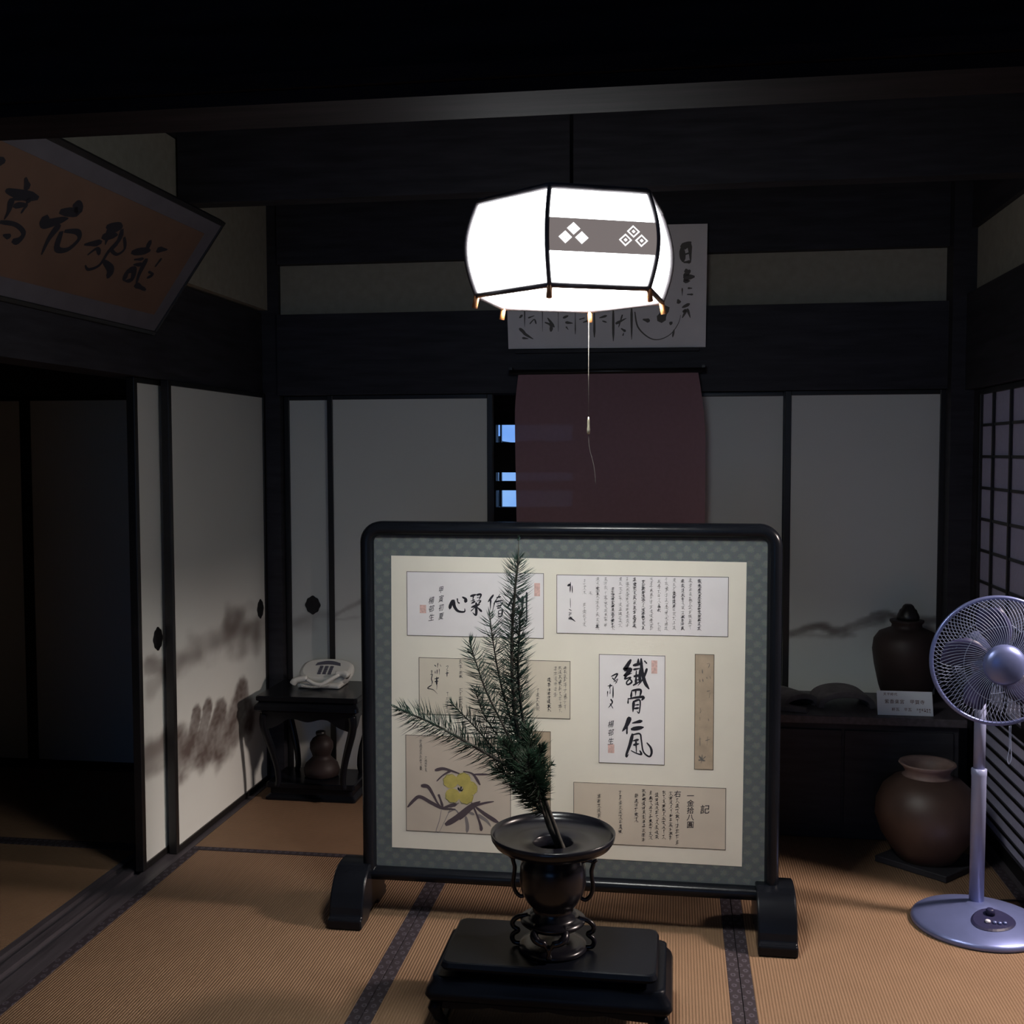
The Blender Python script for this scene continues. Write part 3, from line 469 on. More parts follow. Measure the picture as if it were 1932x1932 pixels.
# ---- sliding doors
def painted_panel(name, u0, u1, z0, z1, frame, strokes, parent, th, seed):
    """paper panel with soft brush painting; frame(u, z, w)"""
    nu = max(4, int((u1 - u0) / 0.0085)); nz_ = int((z1 - z0) / 0.0085)
    vs = []; val = []
    paths = [(*s[0], smooth_path([(a, b, 0) for a, b in s[1]], 8)) for s in strokes]
    for j in range(nz_ + 1):
        z = z0 + (z1 - z0) * j / nz_
        for i in range(nu + 1):
            u = u0 + (u1 - u0) * i / nu; best = 0.0
            for wd, dn, so, P in paths:
                if z < min(p.y for p in P) - wd or z > max(p.y for p in P) + wd: continue
                dd = 9.0
                for a, b in zip(P, P[1:]):
                    ab = b - a; t = max(0, min(1, (Vector((u, z, 0)) - a).dot(ab) / max(ab.length_squared, 1e-9)))
                    dd = min(dd, (Vector((u, z, 0)) - a - ab * t).length)
                n1 = noise.noise(Vector((u * 9, z * 16, seed))) ; n2 = noise.noise(Vector((u * 34, z * 60, seed + 3)))
                h = wd * 0.5 * (1 + 0.45 * n1 * (0.4 + so)) + n2 * 0.006
                e = max(0.006, h * so)
                f = 1 - max(0, min(1, (dd - h + e) / (e * 1.5)))
                f = f * f * (3 - 2 * f)
                best = max(best, f * dn * (1 + 0.35 * n1 + 0.2 * n2)) if so < .5 else 1 - (1 - best) * (1 - max(0, f * dn * (0.9 + 0.5 * n1)))
            vs.append(frame(u, z, 0)); val.append(max(0, min(1, best)))
    fs = [(j * (nu + 1) + i, j * (nu + 1) + i + 1, (j + 1) * (nu + 1) + i + 1, (j + 1) * (nu + 1) + i) for j in range(nz_) for i in range(nu)]
    m = MB(); m.add(vs, fs)
    n0 = len(vs)
    bvs = [frame(u0, z0, th), frame(u1, z0, th), frame(u1, z1, th), frame(u0, z1, th)]
    c = [0, nu, nz_ * (nu + 1) + nu, nz_ * (nu + 1)]
    m.add(bvs, [(0, 1, 2, 3)])
    o = m.build(name, M['fusuma'], parent)
    at = o.data.attributes.new('brush', 'FLOAT', 'POINT')
    at.data.foreach_set('value', val + [0.0] * 4)
    return o

def catch(frame, u, z, parent, s=1.0):
    """four-lobed iron door pull"""
    poly = []
    for k in range(40):
        a = 2 * math.pi * k / 40; r = 1 + 0.045 * math.cos(8 * a) + 0.03 * math.cos(4 * a)
        poly.append((u + 0.0325 * s * r * math.cos(a), z + 0.0385 * s * r * math.sin(a)))
    m = MB(); m.prism(poly, (-0.004, 0.0), frame)
    o = m.build('door_pull', M['iron'], parent, 0.0015)
    return o

def fusuma(name, axis, pos, u0, u1, z0, z1, strokes, pull, seed, st=0.024, th=0.022):
    """framed sliding door; its face lies at pos and looks into the room"""
    if axis == 'Y': fr = lambda u, v, w: (u, pos + w, v)        # back wall
    else: fr = lambda u, v, w: (pos - w, u, v)                  # left wall (room is at +x)
    m = MB()
    def bar(a0, a1, b0, b1): m.prism([(a0, b0), (a1, b0), (a1, b1), (a0, b1)], (-0.006, th), fr)
    bar(u0, u0 + st, z0, z1); bar(u1 - st, u1, z0, z1); bar(u0 + st, u1 - st, z0, z0 + 0.022); bar(u0 + st, u1 - st, z1 - 0.018, z1)
    d = struct(m.build(name, M['blackframe'], None, 0.002))
    painted_panel('paper_panel', u0 + st - .001, u1 - st + .001, z0 + 0.021, z1 - 0.017, fr, strokes, d, th - 0.004, seed)
    if pull: catch(fr, pull[0], pull[1], d)
    return d
fusuma('door_1', 'X', -1.72, 3.570, 4.474, 0.001, 1.651, DATA['PA'], (4.395, 0.748), 1)
fusuma('door_2', 'X', -1.757, 3.400, 4.300, 0.001, 1.651, DATA['PB'], (3.543, 0.764), 2)
fusuma('door_3', 'Y', 4.525, -1.650, -0.960, 0.001, 1.642, DATA['P1'], (-1.533, 0.750), 3)
fusuma('door_4', 'Y', 4.492, -1.449, -0.743, 0.001, 1.642, DATA['P2'], None, 4)
fusuma('door_5', 'Y', 4.525, -0.262, 0.449, 0.001, 1.642, [], None, 5)
fusuma('door_6', 'Y', 4.492, 0.430, 1.040, 0.001, 1.642, DATA['P4'], None, 6)
# closed doors of the dark neighbouring room
fusuma('door_7', 'Y', 4.55, -2.86, -1.95, 0.001, 1.652, [], None, 7)
fusuma('door_8', 'Y', 4.55, -3.78, -2.862, 0.001, 1.652, [], None, 8)

# ---- shoji on the right
def shoji(name, y0, y1, vbars, dx=0.0):
    m = MB()
    m.box(1.118 + dx, 1.142 + dx, y1 - 0.035, y1, 0.001, 1.632); m.box(1.118 + dx, 1.142 + dx, y0, y0 + 0.035, 0.001, 1.632)
    m.box(1.118 + dx, 1.142 + dx, y0 + .035, y1 - .035, 1.612, 1.632); m.box(1.118 + dx, 1.142 + dx, y0 + .035, y1 - .035, 0.001, 0.05)
    m.box(1.118 + dx, 1.142 + dx, y0 + .035, y1 - .035, 0.46, 0.50)
    d = struct(m.build(name, M['blackframe'], None, 0.001))
    k = MB()
    for y in vbars: k.box(1.119 + dx, 1.127 + dx, y - 0.007, y + 0.007, 0.50, 1.612)
    z = 1.4985
    while z > 0.55: k.box(1.122 + dx, 1.128 + dx, y0 + .035, y1 - .035, z - 0.005, z + 0.005); z -= 0.1155
    for i in range(8): k.box(1.122 + dx, 1.128 + dx, y0 + .035, y1 - .035, 0.084 + i * 0.05, 0.094 + i * 0.05)
    k.build('lattice', M['blackframe'], d)
    box('shoji_paper', M['shoji'], d, 1.129 + dx, 1.1305 + dx, y0 + .035, y1 - .035, 0.05, 1.612)
    return d
shoji('door_9', 3.46, 4.345, [4.152, 3.945, 3.745, 3.61])
shoji('door_10', 3.44, 4.345, [4.152, 3.945, 3.745, 3.59], 0.034)
struct(box('trim_15', M['wood'], None, 1.118, 1.17, 4.346, 4.399, 0.0, 1.634))

# ---- tatami
def tatami(x0, x1, y0, y1, along, label):
    t = thing('tatami_mat', ((x0 + x1) / 2, (y0 + y1) / 2, 0), label, 'mat', 'tatami mats on the floor')
    e = 0.031
    if along == 'Y':
        MB().box(x0 + e, x1 - e, y0, y1, -0.055, -0.001).build('rush_surface', M['rushY'], t, 0.001)
        for a, b in ((x0, x0 + e), (x1 - e, x1)): MB().box(a, b, y0, y1, -0.055, 0.0).build('edging', M['edging'], t, 0.0015)
    else:
        MB().box(x0, x1, y0 + e, y1 - e, -0.055, -0.001).build('rush_surface', M['rushX'], t, 0.001)
        for a, b in ((y0, y0 + e), (y1 - e, y1)): MB().box(x0, x1, a, b, -0.055, 0.0).build('edging', M['edging'], t, 0.0015)
    return t
tatami(-1.690, -0.766, 1.75, 3.628, 'Y', 'tatami mat along the sill left of the standing screen')
tatami(-0.764, 0.178, 1.75, 3.628, 'Y', 'tatami mat under the vase stand in front of the standing screen')
tatami(0.180, 1.098, 2.58, 4.474, 'Y', 'tatami mat under the electric fan beside the shoji')
tatami(-1.690, 0.178, 3.630, 4.474, 'X', 'crosswise tatami mat behind the screen under the telephone table')
tatami(0.180, 1.098, 0.70, 2.578, 'Y', 'tatami mat nearest the open veranda on the right')
tatami(-1.690, 0.178, 0.80, 1.748, 'X', 'crosswise tatami mat nearest the viewer')
tatami(-3.76, -1.877, 2.70, 3.62, 'X', 'lit tatami mat in the neighbouring room beyond the sill')
tatami(-3.76, -1.877, 1.76, 2.698, 'X', 'tatami mat at the left edge in the neighbouring room')
tatami(-3.76, -1.877, 3.622, 4.52, 'X', 'shadowed tatami mat against the closed doors of the neighbouring room')

# ================================================================== pendant lamp
LX, LY, LZ0, LZ1, LR, LA = -0.224, 2.40, 1.732, 1.926, 0.211, R(203.478)
lamp = thing('pendant_lamp', (LX, LY, LZ0), 'brightly lit hexagonal paper pendant lamp with a crested dark band', 'lamp')
def lv(k, r, z): a = LA + k * math.pi / 3; return Vector((LX + r * math.cos(a), LY + r * math.sin(a), z))
def lrad(z):
    t = (z - LZ0) / (LZ1 - LZ0); return LR * (1 + 0.115 * math.sin(math.pi * min(1, max(0, t))) - 0.012 * t)
ZS = [LZ0 + (LZ1 - LZ0) * i / 16 for i in range(17)]
def shade_patch(mb, k, z0, z1, out, g=0.0, n=10):
    zs = [z0 + (z1 - z0) * i / n for i in range(n + 1)]; vs = []
    for z in zs:
        a, b = lv(k, lrad(z) + out, z), lv(k + 1, lrad(z) + out, z); vs += [a.lerp(b, g), a.lerp(b, 1 - g)]
    mb.add(vs, [(2 * i, 2 * i + 1, 2 * i + 3, 2 * i + 2) for i in range(n)])
for k in range(6):
    m = MB(); shade_patch(m, k, LZ0 + .004, LZ1 - .003, -0.004); m.build('paper_panel', M['shade'], lamp)
for k in range(6):
    m = MB(); m.tube([lv(k, lrad(z), z) for z in ZS], 0.0048, 6)
    rib = m.build('rib', M['ribwood'], lamp)
    a, b = lv(k, LR - .001, LZ0 - .001), lv(k, LR + .004, LZ0 - .026)
    MB().tube([a, b], 0.006, 6).build('rib_end', M['ribend'], rib)
for nm, z, rr in (('bottom_rim', LZ0, LR), ('top_rim', LZ1, lrad(LZ1))):
    m = MB()
    for k in range(6): m.tube([lv(k, rr, z), lv(k + 1, rr, z)], 0.0055, 6)
    m.build(nm, M['ribwood'], lamp)
ZB0, ZB1 = 1.796, 1.861
bd = MB(); shade_patch(bd, 1, ZB0, ZB1, 0.002); band = bd.build('dark_band', M['band'], lamp)
def band_frame(u, z, w):                    # u runs 0..1 along the front panel
    r = lrad(z) + 0.0035 + w; return lv(1, r, z).lerp(lv(2, r, z), u)
def crest(cu, cz, blown_out):
    m = MB(); W = LR
    def dia(u, z, s, t):
        o = [(s, 0), (0, s), (-s, 0), (0, -s)]; i_ = [(s - t, 0), (0, s - t), (-(s - t), 0), (0, -(s - t))]
        vs = [band_frame(u + a / W, z + b, 0) for a, b in o] + [band_frame(u + a / W, z + b, 0) for a, b in i_]
        m.add(vs, [(q, (q + 1) % 4, 4 + (q + 1) % 4, 4 + q) for q in range(4)])
        c = s * 0.30; m.add([band_frame(u + a * c / W, z + b * c, 0.0003) for a, b in ((1, 0), (0, 1), (-1, 0), (0, -1))], [(0, 1, 2, 3)])
    S = 0.0124
    for du, dz in ((0, 0.0112), (-0.0152, -0.0062), (0.0152, -0.0062)): dia(cu + du / W, cz + dz, S, 0.0078 if blown_out else 0.0036)
    m.build('crest', M['crest'], band)
crest(0.235, 1.829, True); crest(0.765, 1.829, False)  # left crest drawn thicker, as if blown out by the lamp's glare
MB().ring((LX, LY, 1.868), 0.105, 0.014, 'Z', 64, 10).build('ring_tube', M['tube'], lamp)
MB().lathe((LX, LY), [(0.15, 1.900), (0.15, 1.906)], 48).build('reflector', M['shadewhite'], lamp)
MB().lathe((LX, LY), [(0.035, 1.860), (0.045, 1.865), (0.045, 1.900)], 32).build('lamp_socket', M['shadewhite'], lamp)
m = MB(); m.add([lv(k, lrad(LZ1) - .002, LZ1 - .001) for k in range(6)] + [lv(k, lrad(LZ1) - .002, LZ1 + .008) for k in range(6)],
    [(0, 1, 2, 3, 4, 5), (6, 7, 8, 9, 10, 11)] + [(k, (k + 1) % 6, 6 + (k + 1) % 6, 6 + k) for k in range(6)]); m.build('top_cover', M['ribwood'], lamp)
MB().tube([(LX, LY, LZ1 + .008), (LX, LY, 2.735)], 0.004, 8).build('hanging_cord', M['blackframe'], lamp)
MB().lathe((LX, LY), [(0.05, 2.72), (0.05, 2.749)], 24).build('ceiling_rose', M['ribwood'], lamp)
pcx = -0.188
pc = MB(); pc.tube([(pcx, LY + .02, LZ0 + .01), (pcx, LY + .02, 1.475)], 0.00055, 6)
pcd = pc.build('pull_cord', M['cord'], lamp)
MB().lathe((pcx, LY + .02), [(0.0012, 1.478), (0.0026, 1.470), (0.0026, 1.456), (0.0034, 1.452), (0.0034, 1.443), (0.002, 1.441)], 12).build('cord_tip', M['brass'], pcd)
MB().tube(smooth_path([(pcx, LY + .02, 1.443), (pcx + .002, LY + .02, 1.41), (pcx + .012, LY + .02, 1.37), (pcx + .016, LY + .02, 1.33)], 5), 0.0004, 5).build('loose_thread', M['inkg'], pcd)

# ================================================================== standing screen
scr = thing('standing_screen', (-0.32, 3.2, 0), 'black lacquered standing screen mounted with calligraphy sheets on a brocade border', 'screen')
X0, X1, Z0, Z1, YF = -0.933, 0.303, 0.105, 1.196, 3.175
ow = 0.041
def rrect(x0, x1, z0, z1, rt, rb, n=8):
    P = []
    for cx, cz, a0, r in ((x1 - rt, z1 - rt, 0, rt), (x0 + rt, z1 - rt, 90, rt), (x0 + rb, z0 + rb, 180, rb), (x1 - rb, z0 + rb, 270, rb)):
        for i in range(n + 1):
            a = R(a0 + 90 * i / n); P.append((cx + r * math.cos(a), cz + r * math.sin(a)))
    return P
def loft(mb, loops, smooth=True, closed=True):
    n = len(loops[0]); vs = [p for lp in loops for p in lp]; fs = []
    L = len(loops)
    for i in range(L if closed else L - 1):
        j = (i + 1) % L
        for k in range(n):
            k2 = (k + 1) % n; fs.append((i * n + k, i * n + k2, j * n + k2, j * n + k))
    mb.add(vs, fs, smooth)
# rounded moulding section lofted round the rectangle
loops = []
for s_, y_ in ((0.0, 0.020), (0.0, 0.006), (0.004, -0.006), (0.012, -0.013), (0.022, -0.015), (0.031, -0.012), (0.037, -0.004), (0.041, 0.006), (0.041, 0.034), (0.0, 0.040)):
    loops.append([(x, 3.19 + y_, z) for x, z in rrect(X0 + s_, X1 - s_, Z0 + s_, Z1 - s_, max(0.062 - s_, 0.012), 0.004)])
m = MB(); loft(m, loops); m.build('frame', M['lacquer'], scr)
box('brocade_border', M['brocade'], scr, X0 + .030, X1 - .030, 3.2012, 3.222, Z0 + .030, Z1 - .030)
PF = lambda u, v, w: (u, 3.2005 - w, v)
mount = MB().prism([(-0.8435, 0.2045), (0.1985, 0.2005), (0.204, 1.0865), (-0.839, 1.0935)], (-0.0004, 0.0004), PF).build('mount_paper', M['paper'], scr)
def sheet(name, b, material, label=None, d=0.0012):
    x0, z0, x1, z1 = b
    o = MB().box(x0, x1, 3.2005 - d, 3.2005 - 0.00045, z0, z1).build(name, material, scr)
    m = MB(); t = 0.0016
    for q in ((x0, x1, z0, z0 + t), (x0, x1, z1 - t, z1), (x0, x0 + t, z0, z1), (x1 - t, x1, z0, z1)):
        m.box(q[0], q[1], 3.2005 - d - 0.0002, 3.2005 - d, q[2], q[3])
    m.build('edge_line', M['line'], o)
    if label: o['label'] = label
    return o
DI = 0.0016                                   # height of ink above the backing
def ink(strokes, parent, material, d=DI, name='ink_writing', grow=1.0):
    m = MB()
    for i, (wd, pts) in enumerate(strokes): brush(m, pts, (wd[0] if isinstance(wd, tuple) else wd) * grow, PF, d + i * 2e-6, True, i * 1.7)
    return m.build(name, material, parent)
def seal(parent, b):
    o = MB().box(b[0], b[2], 3.2005 - DI, 3.2005 - 0.0012, b[1], b[3]).build('red_seal', M['seal'], parent, 0.0012)
    return o
# sheet 1: four large characters written right to left
s1 = sheet('calligraphy_sheet', (-0.792, 0.8535, -0.379, 1.0468), M['paperw'], 'wide white sheet with four bold characters')
ink(DATA['BIG1'], s1, M['ink'], grow=1.45)
glyphs(MB(), '甲寅初夏', -0.6870, 0.993, 0.022, PF, DI, squash=.7, slant=.16, step=1.2).build('signature', M['ink'], s1); glyphs(MB(), '楊邨生', -0.7165, 0.961, 0.023, PF, DI, squash=.75, slant=.16, step=1.1).build('signature', M['ink'], s1)
seal(s1, (-0.4073, 0.9788, -0.3901, 1.0177)); seal(s1, (-0.7521, 0.922, -0.7328, 0.9471))
# sheet 2: long letter
s2 = sheet('calligraphy_sheet', (-0.3415, 0.8703, 0.154, 1.0437), M['paperw'], 'long letter in sixteen running columns')
m = MB(); mg = MB()
for i, (x, a, b) in enumerate([(-.2595, 1.0315, .8913), (-.2417, 1.0377, .9871), (-.221, 1.038, .8847), (-.1974, 1.0384, .8882), (-.1768, 1.0387, .8886), (-.1548, 1.039, .8876), (-.1342, 1.0393, .888), (-.1137, 1.0381, .8885), (-.0888, 1.0311, .8875), (-.0655, 1.0388, .8865), (-.0437, 1.0332, .8885), (-.0219, 1.0395, .886), (-.0002, 1.0383, .8865), (.0244, 1.0357, .8855), (.0461, 1.039, .8875), (.072, 1.0364, .8822)]):
    f = i in (0, 1)
    columns('faded_column', M['inkg'], s2, x, a, b, 0.0125, PF, DI, 40 + i, 0.0010, 0.6 if f else 0.97)
    if not f: columns('writing_column', M['ink'], s2, x, a, b, 0.0125, PF, DI + .0001, 90 + i, 0.0015, 0.35 if i != 15 else 0.85)
brush(m, [(-.309, 1.011), (-.300, 1.016)], 0.006, PF, DI); brush(m, [(-.3005, 1.022), (-.3015, .992)], .003, PF, DI); brush(m, [(-.296, 1.012), (-.295, .99)], .0025, PF, DI)
brush(m, [(-.301, .975), (-.3005, .945)], .0014, PF, DI); brush(m, [(-.305, .942), (-.297, .938)], .002, PF, DI); scribble(m, -.301, .934, .915, 0.014, PF, DI, 9, .002); brush(m, [(-.303, .920), (-.286, .906)], .003, PF, DI)
m.build('writing_column', M['ink'], s2)
# sheet 3: tan letter behind the branch
s3 = sheet('calligraphy_sheet', (-0.7564, 0.6163, -0.3007, 0.7889), M['papery'], 'tan letter mostly behind the evergreen branch')
ink(DATA['MID'], s3, M['ink'])
m = MB(); mg = MB()
for i, (x, a, b, dk) in enumerate([(-.6287, .7851, .6416, 1), (-.428, .7826, .6811, 0), (-.3976, .7834, .6363, 1), (-.3636, .7843, .6348, 1), (-.3447, .7721, .676, 0), (-.3309, .7725, .6385, 0), (-.3158, .7729, .6339, 0), (-.6692, .6866, .6274, 0), (-.56, .78, .63, 1), (-.50, .78, .63, 1), (-.46, .78, .64, 1)]):
    columns('writing_column' if dk else 'faded_column', M['ink' if dk else 'inkg'], s3, x, a, b, 0.0135, PF, DI, 140 + i, 0.0019 if i == 3 else .0013, 0.92)
# sheet 4: four bold characters in a column
s4 = sheet('calligraphy_sheet', (-0.2169, 0.4896, -0.0249, 0.8119), M['paperw'], 'upright white sheet with one bold column of four characters')
ink(DATA['BIG'], s4, M['ink'], grow=1.45); ink(DATA['SIDE'], s4, M['ink'], name='signature', grow=1.3)
m = MB(); glyphs(m, '楊邨生', -0.1813, 0.606, 0.022, PF, DI, squash=.8, slant=.16, step=1.15); m.build('signature', M['ink'], s4)
seal(s4, (-0.0646, 0.7587, -0.0476, 0.7971)); seal(s4, (-0.1899, 0.520, -0.1713, 0.5461))
# sheet 5: narrow brown poem slip
s5 = sheet('poem_slip', (0.0598, 0.4812, 0.1151, 0.8188), M['slip'], 'narrow brown slip with a small maple leaf')
ink(DATA['SLIP'], s5, M['inkg'], grow=.9)
# sheet 6: painting of a yellow flower, and the slip beside it
s6 = sheet('flower_painting', (-0.7989, 0.2581, -0.4782, 0.5526), M['paperg'], 'painting of a yellow flower with purple-brown leaves')
ink(DATA['LEAF2'], s6, M['inkpl'], DI, 'pale_leaves', 1.5); ink(DATA['STEM'], s6, M['inkpl'], DI + .0001, 'stem_outline')
ink(DATA['LEAF'], s6, M['inkp'], DI + .0002, 'dark_leaves', 1.7)
m = MB(); [m.add([PF(pts[0][0] + 0.0225 * math.cos(k * .3142), pts[0][1] + 0.0215 * math.sin(k * .3142), DI + .0003 + j * 1e-5) for k in range(20)], [tuple(range(20))]) for j, (wd, pts) in enumerate(DATA['PETAL'])]; m.build('yellow_petals', M['petal'], s6); ink(DATA['PETLINE'], s6, M['greenline'], DI + .0005, 'petal_outline'); ink(DATA['CORE'], s6, M['ink'], DI + .0006, 'flower_centre')
for x, a, c in ((-.7518, .5386, .4423), (-.737, .5412, .4471)): columns('faded_column', M['inkg'], s6, x, a, c, .0105, PF, DI, 77 + int(a * 1e4) % 7, .0011, .85)
s6b = sheet('poem_slip', (-0.414, 0.3153, -0.3588, 0.5775), M['slip'], 'narrow brown slip behind the branch')
# sheet 7: receipt
s7 = sheet('calligraphy_sheet', (-0.2911, 0.2471, 0.1517, 0.4298), M['papert'], 'tan receipt sheet with close columns')
glyphs(MB(), '記', 0.0918, 0.365, 0.028, PF, DI, slant=.08).build('writing_column', M['ink'], s7)
glyphs(MB(), '一金拾八圓', 0.0502, 0.403, 0.0215, PF, DI, slant=.06, step=1.0).build('writing_column', M['ink'], s7)
for i, (x, a, c) in enumerate([(.0126, .394, .2645), (-.0062, .4129, .2663), (-.0264, .4148, .2653), (-.0466, .4084, .2656), (-.0642, .4132, .2661), (-.0846, .4164, .2651), (-.1062, .403, .3141), (-.1525, .4093, .2784), (-.2154, .3968, .285)]):
    m = scribble(MB(), x, a, c, 0.0135, PF, DI, 240 + i, 0.0016, 1.0)
    if i == 0: glyphs(m, '右', 0.0126, 0.407, 0.021, PF, DI, slant=.08)
    m.build('writing_column', M['ink'], s7)
# feet
def screen_foot(x0, x1):
    prof = [(3.062, 0.0), (3.060, 0.030), (3.075, 0.036), (3.079, 0.060), (3.095, 0.100), (3.125, 0.136), (3.160, 0.155), (3.205, 0.160), (3.250, 0.155), (3.285, 0.136), (3.315, 0.100), (3.331, 0.060), (3.335, 0.036), (3.350, 0.030), (3.348, 0.0), (3.27, 0.0), (3.24, 0.022), (3.17, 0.022), (3.14, 0.0)]
    top = [(p[0], p[1]) for p in smooth_path([(a, c, 0) for a, c in prof[3:12]], 6)]
    prof = prof[:3] + top + prof[12:]
    o = MB().prism(prof, (x0, x1), lambda u, v, w: (w, u, v)).build('foot', M['lacquer'], scr, 0.006, 3)
    return o
screen_foot(-1.005, -0.902); screen_foot(0.236, 0.346)
MB().box(-0.9015, 0.2355, 3.196, 3.222, 0.112, 0.146).build('lower_rail', M['lacquer'], scr, 0.004)

# ================================================================== stand, vase and branch
tbl = thing('low_table', (-0.29, 2.63, 0), 'low dark lacquered table with curved legs under the display board', 'table')
def slab(x0, x1, y0, y1, z0, z1, r, n=6):
    return [(x, y) for x, y in rrect(x0, x1, y0, y1, r, r, n)]
loops = []
for e, z in ((-0.004, 0.152), (0.004, 0.150), (0.004, 0.140), (0.016, 0.124), (0.020, 0.110), (0.014, 0.098), (0.0, 0.092)):
    loops.append([(x, y, z) for x, y in rrect(-0.565 - e, -0.018 + e, 2.515 - e, 2.79 + e, 0.022, 0.022, 6)])
m = MB(); loft(m, loops, True, False); m.add(loops[0], [tuple(range(len(loops[0])))]); m.add(loops[-1], [tuple(range(len(loops[-1])))])
m.build('table_top', M['stand'], tbl)
ap = MB()
def apron(u0, u1, frame):
    P = [(u0, 0.094), (u1, 0.094)]
    for i in range(40, -1, -1):
        t = i / 40; P.append((u0 + (u1 - u0) * t, 0.083 - 0.006 * abs(math.sin(4 * math.pi * t)) - 0.010 * (abs(2 * t - 1) ** 6)))
    ap.prism(P, (0, 0.012), frame)
apron(-0.56, -0.023, lambda u, v, w: (u, 2.517 + w, v)); apron(-0.56, -0.023, lambda u, v, w: (u, 2.776 + w, v))
apron(2.53, 2.775, lambda u, v, w: (-0.566 + w, u, v)); apron(2.53, 2.775, lambda u, v, w: (-0.029 + w, u, v))
ap.build('apron', M['stand'], tbl)
for sx, x in ((-1, -0.552), (1, -0.031)):
    for sy, y in ((-1, 2.528), (1, 2.777)):
        P = [(0.004, 0.092), (0.010, 0.075), (0.002, 0.050), (-0.010, 0.032), (-0.006, 0.018), (0.004, 0.006), (0.004, 0.0022)]
        lg = MB().tube([(x + sx * a, y + sy * a, z) for a, z in P], [0.016, 0.017, 0.013, 0.010, 0.012, 0.014, 0.013], 10)
        lg.v = [(q[0], q[1], max(q[2], 0.0022)) for q in lg.v]; lg.build('leg', M['stand'], tbl)
MB().box(-0.545, -0.038, 2.535, 2.552, 0.006, 0.020).box(-0.545, -0.038, 2.755, 2.772, 0.006, 0.020).box(-0.560, -0.545, 2.535, 2.772, 0.006, 0.020).box(-0.038, -0.022, 2.535, 2.772, 0.006, 0.020).build('floor_stretcher', M['stand'], tbl, 0.003)

brd = thing('display_board', (-0.29, 2.64, 0.152), 'dark display board with rounded corners between the bronze vase and the low table', 'board')
loops = []
for e, z in ((-0.03, 0.1525), (-0.03, 0.1695), (0.0, 0.1705), (0.004, 0.178), (0.0, 0.188), (-0.004, 0.190)):
    loops.append([(x, y, z) for x, y in rrect(-0.545 - e, -0.037 + e, 2.511 - e, 2.768 + e, 0.02, 0.02, 6)])
m = MB(); loft(m, loops, False, False); m.add(loops[0], [tuple(range(len(loops[0])))]); m.add(loops[-1], [tuple(range(len(loops[-1])))])
m.build('board_top', M['stand'], brd)

VX, VY = -0.289, 2.625
vase = thing('bronze_vase', (VX, VY, 0.19), 'dark bronze flower vase with a wide dish mouth and openwork foot', 'vase')
MB().lathe((VX, VY), [(0.066, 0.1902), (0.083, 0.1902), (0.085, 0.196), (0.080, 0.204), (0.064, 0.206)], 48).build('base_ring', M['bronze'], vase)
ft = MB()
for k in range(6):
    a = R(30 + 60 * k) if False else R(60 * k)
    P = [(0.062, 0.268), (0.086, 0.262), (0.099, 0.250), (0.098, 0.238), (0.087, 0.231), (0.088, 0.226), (0.098, 0.219), (0.101, 0.208), (0.094, 0.198), (0.078, 0.197)]
    if k % 3 == 0: ft.tube(smooth_path([(VX + r * math.cos(a), VY + r * math.sin(a), z) for r, z in P], 4), 0.0062, 8)
for a in (R(90), R(270)):
    for s in (-1, 1):
        P2 = [(0.060, 0.60, 0.262), (0.084, 0.46, 0.250), (0.088, 0.30, 0.240), (0.087, 0.14, 0.236), (0.087, 0.02, 0.224)]
        ft.tube(smooth_path([(VX + r * math.cos(a + s * d), VY + r * math.sin(a + s * d), z) for r, d, z in P2], 4), [0.010] * 8 + [0.009] * 5 + [0.006] * 4, 8)
    ft.tube([(VX + 0.087 * math.cos(a), VY + 0.087 * math.sin(a), z) for z in (0.232, 0.224, 0.214, 0.206, 0.200)], [0.006, 0.008, 0.005, 0.007, 0.008], 8)
ft.build('openwork_foot', M['bronze'], vase)
prof = [(0.02, 0.236), (0.045, 0.240), (0.066, 0.248), (0.079, 0.258), (0.080, 0.264), (0.066, 0.268), (0.055, 0.272), (0.056, 0.277), (0.048, 0.281), (0.050, 0.287), (0.046, 0.292), (0.056, 0.300), (0.068, 0.314), (0.077, 0.334), (0.081, 0.356), (0.081, 0.376), (0.080, 0.394), (0.078, 0.404), (0.073, 0.412), (0.070, 0.418), (0.066, 0.426)]
MB().lathe((VX, VY), prof, 64, False).build('body', M['bronze'], vase)
dish = [(0.060, 0.423), (0.085, 0.430), (0.118, 0.440), (0.142, 0.452), (0.150, 0.464), (0.152, 0.4775), (0.1485, 0.479), (0.1455, 0.468), (0.134, 0.4595), (0.100, 0.4555), (0.052, 0.4545), (0.047, 0.450), (0.046, 0.426)]
MB().lathe((VX, VY), dish, 80, False).build('dish_mouth', M['bronze'], vase)
MB().lathe((VX, VY), [(0.001, 0.428), (0.047, 0.428)], 32).build('mouth_hole_dark_disc', M['blackframe'], vase)  # flat black disc painted as the shade inside the mouth
for s in (-1, 1):
    P = [(0.066, 0.407), (0.084, 0.412), (0.098, 0.408), (0.097, 0.398), (0.094, 0.385), (0.096, 0.365), (0.098, 0.345), (0.092, 0.325), (0.080, 0.314), (0.068, 0.318)]
    h = MB(); h.tube(smooth_path([(VX + s * r, VY, z) for r, z in P], 4), 0.0052, 8)
    h.tube([(VX + s * 0.098, VY, 0.408), (VX + s * 0.108, VY, 0.414)], [0.006, 0.003], 8)
    h.build('handle', M['bronze'], vase)

